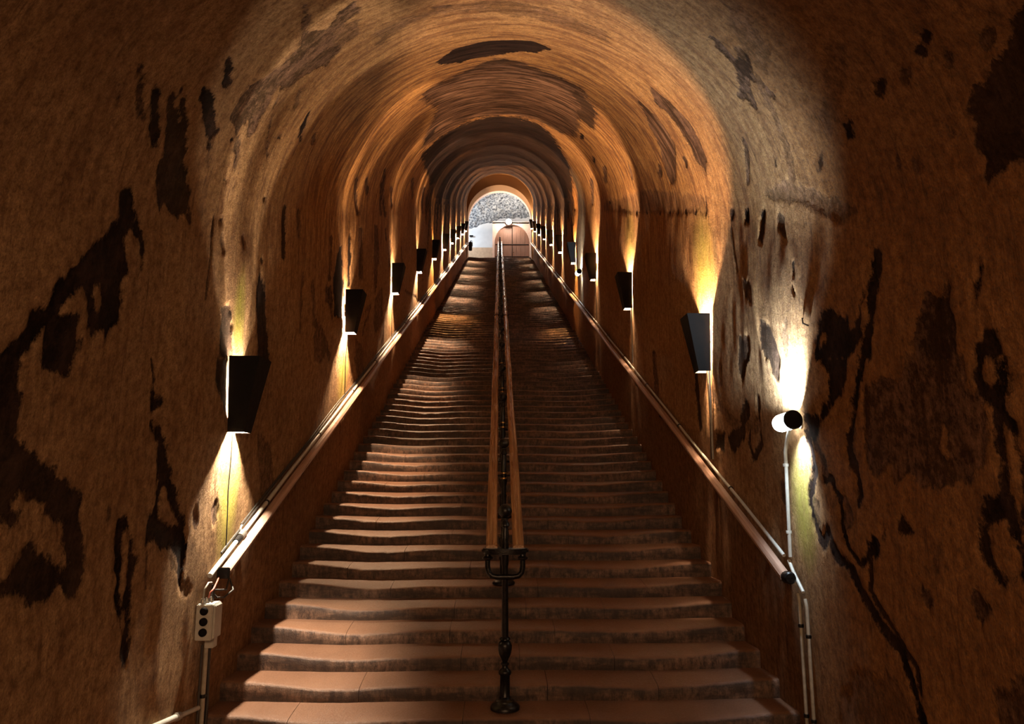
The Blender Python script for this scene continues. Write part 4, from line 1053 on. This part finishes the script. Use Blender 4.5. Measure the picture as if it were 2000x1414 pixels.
# switch box
sb = empty('switch_box', (XL + 0.02, 5.40, 0.87))
tag(sb, 'grey plastic switch box with three round black knobs under the left handrail end', 'box')
m_ = MB(); m_.box(0, 0.115, -0.085, 0.075, -0.115, 0.13); m_.build('box_body', M['grey_pvc'], sb, bevel=0.006)
m_ = MB(); m_.box(0.115, 0.130, -0.07, 0.06, -0.105, 0.12); m_.build('box_cover', M['grey_pvc'], sb, bevel=0.004)
m_ = MB(); m_.box(0.01, 0.075, 0.076, 0.15, -0.20, 0.11); m_.build('side_module', M['grey_pvc'], sb, bevel=0.005)
for j in range(3):
    zc = 0.085 - j * 0.072
    m_ = MB(); m_.lathe([(0.028, 0.001), (0.028, -0.012), (0.020, -0.018), (0.018, -0.012)], 18, axis='y', org=(0.058, -0.085, zc)); m_.build('knob', M['sheet'], sb, auto=0.6)
for j in range(3):
    m_ = MB(); m_.lathe([(0.014, 0.12), (0.016, 0.135), (0.016, 0.15), (0.009, 0.165)], 12, org=(0.03 + 0.012 * j, -0.05 + 0.045 * j, 0)); m_.build('cable_gland', M['steel'], sb, auto=0.6)
random.seed(11)
cab = [([(-2.10, 5.35, 1.02), (-2.09, 5.34, 1.10), (-2.08, 5.38, 1.14), (-2.09, 5.46, 1.13)], 'liner', 'white looped cable rising from the switch box'),
       ([(-2.085, 5.40, 1.02), (-2.07, 5.40, 1.07), (-2.06, 5.43, 1.09), (-2.08, 5.52, 1.11), (-2.09, 5.62, 1.17)], 'red_cable', 'dull red cable from the switch box up to the handrail end'),
       ([(-2.08, 5.44, 1.02), (-2.07, 5.46, 1.08), (-2.04, 5.52, 1.07), (-2.03, 5.60, 1.06), (-2.05, 5.70, 1.13)], 'cable', 'black cable looping under the handrail end above the switch box'),
       ([(-2.11, 5.50, 0.99), (-2.09, 5.50, 1.06), (-2.06, 5.50, 1.02), (-2.03, 5.56, 1.01), (-2.0, 5.66, 1.05), (-2.06, 5.74, 1.12)], 'cable', 'black cable drooping lowest below the left handrail end')]
for pts, mt, lb in cab:
    o_ = MB().tube(pts, 0.007, 8).build('connecting_cable', M[mt], auto=0.9); tag(o_, lb, 'cable')
jn = empty('cable_joint', (-2.105, 6.02, slope_z(6.02, 1.10))); tag(jn, 'black taped cable joint on the pale left conduit below the nearest lamp', 'joint')
m_ = MB(); m_.tube([(0, -0.07, -0.028), (0, 0.0, 0.0)], 0.028, 12); m_.build('sleeve', M['sheet'], jn, auto=0.7)
m_ = MB(); m_.tube([(0, 0.01, 0.004), (0, 0.09, 0.036)], 0.034, 12); m_.build('clamp', M['steel'], jn, auto=0.7)
m_ = MB(); m_.tube([(-0.01, 0.05, 0.03), (-0.012, 0.06, 0.08), (-0.01, 0.075, 0.095)], 0.010, 8); m_.build('wing_screw', M['steel'], jn, auto=0.7)


# ------------------------------------------------------------------ wall lamps
def sconce_proto(side):
    """black sheet shade, open above and below, wide at the top; s = towards the tunnel axis. Built at the origin, wall plane x = 0"""
    s = -side
    root = empty('sconce', (0, 0, 0))
    t = 0.003
    HB, HT = 0.0, 0.60
    db, dt_ = 0.140, 0.255       # projection from the wall at bottom / top
    wb, wt = 0.088, 0.150        # half length along the wall
    g = 0.014                    # gap to the wall
    def shell(inset, name, mat, z0, z1):
        mb = MB()
        def d_(z): return db + (dt_ - db) * (z - HB) / (HT - HB) - inset
        def w_(z): return wb + (wt - wb) * (z - HB) / (HT - HB) - inset
        a = []
        for z in (z0, z1):
            a.append([(s * g, -w_(z), z), (s * d_(z), -w_(z), z), (s * d_(z), w_(z), z), (s * g, w_(z), z)])
        vo = a[0] + a[1]
        ti = t
        vi = []
        for z in (z0, z1):
            vi += [(s * g, -w_(z) + ti, z), (s * (d_(z) - ti), -w_(z) + ti, z), (s * (d_(z) - ti), w_(z) - ti, z), (s * g, w_(z) - ti, z)]
        fs = []
        for i in range(3):
            fs.append((i, i + 1, 4 + i + 1, 4 + i)); fs.append((8 + i, 12 + i, 12 + i + 1, 8 + i + 1))
            fs.append((i, 8 + i, 8 + i + 1, i + 1)); fs.append((4 + i, 4 + i + 1, 12 + i + 1, 12 + i))
        fs += [(0, 4, 12, 8), (3, 11, 15, 7)]
        mb.add(vo + vi, fs)
        return mb.build(name, mat, root)
    shell(0.0, 'shade', M['sheet'], HB, HT)
    o = shell(0.004, 'shade_liner', M['liner'], HB + 0.004, HT - 0.02); o['label'] = 'white inner face of the shade'
    mb = MB(); mb.box(min(0, s * 0.012), max(0, s * 0.012), -0.05, 0.05, 0.22, 0.42); mb.build('back_plate', M['sheet'], root)
    mb = MB()
    for yy in (-0.09, 0.09):
        mb.box(min(0, s * g), max(0, s * (g + 0.01)), yy - 0.006, yy + 0.006, 0.30, 0.315)
    mb.build('fixing_arm', M['sheet'], root)
    mb = MB(); mb.lathe([(0.016, 0.20), (0.018, 0.24), (0.014, 0.25)], 12, org=(s * 0.085, 0, 0)); mb.tube([(s * 0.01, 0, 0.25), (s * 0.05, 0, 0.22), (s * 0.085, 0, 0.205)], 0.007, 6); mb.build('lamp_holder', M['sheet'], root)
    return root


cable_proto = None
shapes = {}
for side in (-1, 1):
    r = sconce_proto(side)
    shapes[side] = (r, [c for c in bpy.data.objects if c.parent == r])

POS = ['nearest the camera', 'second from the camera', 'third from the camera', 'fourth from the camera', 'fifth from the camera, with an amber glow',
       'sixth from the camera', 'fourth from the top end', 'third from the top end', 'second from the top end', 'topmost, beside the end arch']
WARM = (1.0, 0.66, 0.38); SOFT = (1.0, 0.66, 0.38); AMB = (1.0, 0.50, 0.16); COOL = (0.80, 0.94, 1.0)
for side in (-1, 1):
    root0, parts0 = shapes[side]
    n = 10
    for i in range(n):
        if i == 0: root, parts = root0, parts0
        else:
            root = root0.copy(); COL.objects.link(root)
            for p_ in parts0:
                c = p_.copy(); COL.objects.link(c); c.parent = root
        y = lamp_y(i, side)
        hb = 2.03 if side < 0 else 2.12
        root.location = ((XL if side < 0 else XR), y, slope_z(y, hb))
        pos = POS[i]
        tag(root, 'black tapered wall lamp on the ' + ('left' if side < 0 else 'right') + ' wall, ' + pos, 'lamp', 'tapered wall lamps along the ' + ('left' if side < 0 else 'right') + ' wall')
        colr = SOFT; bm_ = 'bulb_warm'
        up, dn = 1.0, 1.0
        if side < 0 and i in (4,): colr, bm_ = AMB, 'bulb_amber'
        if side > 0 and i in (3, 4): colr, bm_ = (AMB if i == 3 else WARM), 'bulb_amber'
        if side < 0 and i == 0: colr = (1.0, 0.84, 0.62)
        s = -side
        bmk = MB(); bmk.lathe([(0.010, 0.25), (0.020, 0.27), (0.028, 0.31), (0.026, 0.34), (0.012, 0.365), (0.003, 0.37)], 12, org=(s * 0.085, 0, 0))
        bmk.build('bulb', M[bm_], root, auto=1.0)
        zl = {True: 0.20, False: 0.30}[side < 0]
        if side < 0:
            lamp_light('sconce_light', 'POINT', (s * 0.078, 0.0, 0.105), 600.0 * (1.0 if i < 3 else 1.8), colr, 0.020, root)
            lamp_light('sconce_light', 'POINT', (s * 0.075, 0.0, 0.40), 110.0, colr, 0.020, root)
        else:
            lamp_light('sconce_light', 'POINT', (s * 0.080, 0.0, 0.14), (35.0 if i < 3 else 420.0), colr, 0.020, root)
            lamp_light('sconce_light', 'POINT', (s * 0.070, 0.0, 0.43), 640.0, colr, 0.020, root)
        # supply cable down to the conduit
        hz = 1.12 if side < 0 else 1.19
        pts = [(s * 0.02, 0.0, 0.24), (s * 0.022, 0.02, -0.10), (s * 0.020, -0.01, -0.45), (s * 0.022, 0.015, -(hb - hz) + 0.02 )]
        cb = MB().tube(pts, 0.006, 6).build('supply_cable', M['cable'], root, auto=1.0)
        if side > 0 and i < 3:
            MB().tube([(s * 0.024, -0.06, 0.02), (s * 0.024, -0.06, -(hb - hz) + 0.02)], 0.010, 8).build('supply_pipe', M['dim_pipe'], root, auto=1.0)


def bulkhead(loc, power, label, zdown, radius=0.070, L=0.20):
    root = empty('tube_lamp', loc); tag(root, label, 'lamp')
    ax = Vector((0.18, -1.0, 0.10)).normalized()
    q = ax.to_track_quat('Z', 'Y').to_euler()
    m_ = MB(); m_.lathe([(0.01, -L), (0.030, -L + 0.006), (0.058, -L + 0.025), (0.065, -L + 0.05), (0.065, 0.0)], 24); o = m_.build('glass', M['opal'], root, auto=0.7); o.rotation_euler = q
    o['label'] = 'glowing white glass tube'
    m_ = MB(); m_.lathe([(0.066, -0.012), (radius, -0.004), (radius, 0.022), (radius - 0.006, 0.028), (0.02, 0.030)], 24); o = m_.build('end_cap', M['sheet'], root, auto=0.7); o.rotation_euler = q
    m_ = MB(); m_.tube([(XR - loc[0] - 0.005, 0.05, -0.03), (0.02, 0.07, -0.01)], 0.012, 8); m_.lathe([(0.03, -0.012), (0.03, 0.006)], 12, axis='x', org=(XR - loc[0], 0.05, -0.03)); m_.build('mounting_arm', M['steel'], root, auto=0.7)
    for dv, pw, ang in (((0.22, 0.46, 1.0), power, 126), ((0.45, 0.12, -1.0), power * 0.13, 92)):
        qq = Vector(dv).to_track_quat('-Z', 'Y').to_euler()
        lamp_light('tube_light', 'SPOT', (0.0, 0.035, 0.075 if dv[2] > 0 else -0.08), pw, (0.74, 0.90, 1.0), 0.02, root, rot=qq, size=math.radians(ang), size_y=1.0)
    return root


bl = bulkhead((2.135, 5.17, 2.30), 700.0, 'bright white tube lamp with round black end cap on the right wall', 1.2)
conduit('conduit_pipe', 'pale upright conduit dropping from the bright white tube lamp', [(2.14, 5.24, 2.24), (2.185, 5.42, 2.16), (2.19, 5.47, 2.08), (2.19, 5.50, 1.30)], 0.014, M['grey_pvc'],
        [((2.19, 5.48, 1.98), 'z'), ((2.19, 5.50, 1.48), 'z')], M['grey_pvc'])
b2 = bulkhead((2.13, 18.4, slope_z(18.4, 2.05)), 300.0, 'distant bluish white tube lamp between two black lamps on the right wall', 1.2)

# small hook left in the wall above the bright lamp
hk = MB().tube([(XR + 0.01, 5.02, 3.02), (XR - 0.03, 5.02, 3.02), (XR - 0.035, 5.00, 2.98), (XR - 0.03, 4.93, 2.95)], 0.006, 6).build('hook', M['iron'], auto=0.9)
tag(hk, 'small bent hook in the wall above the bright tube lamp', 'hook')
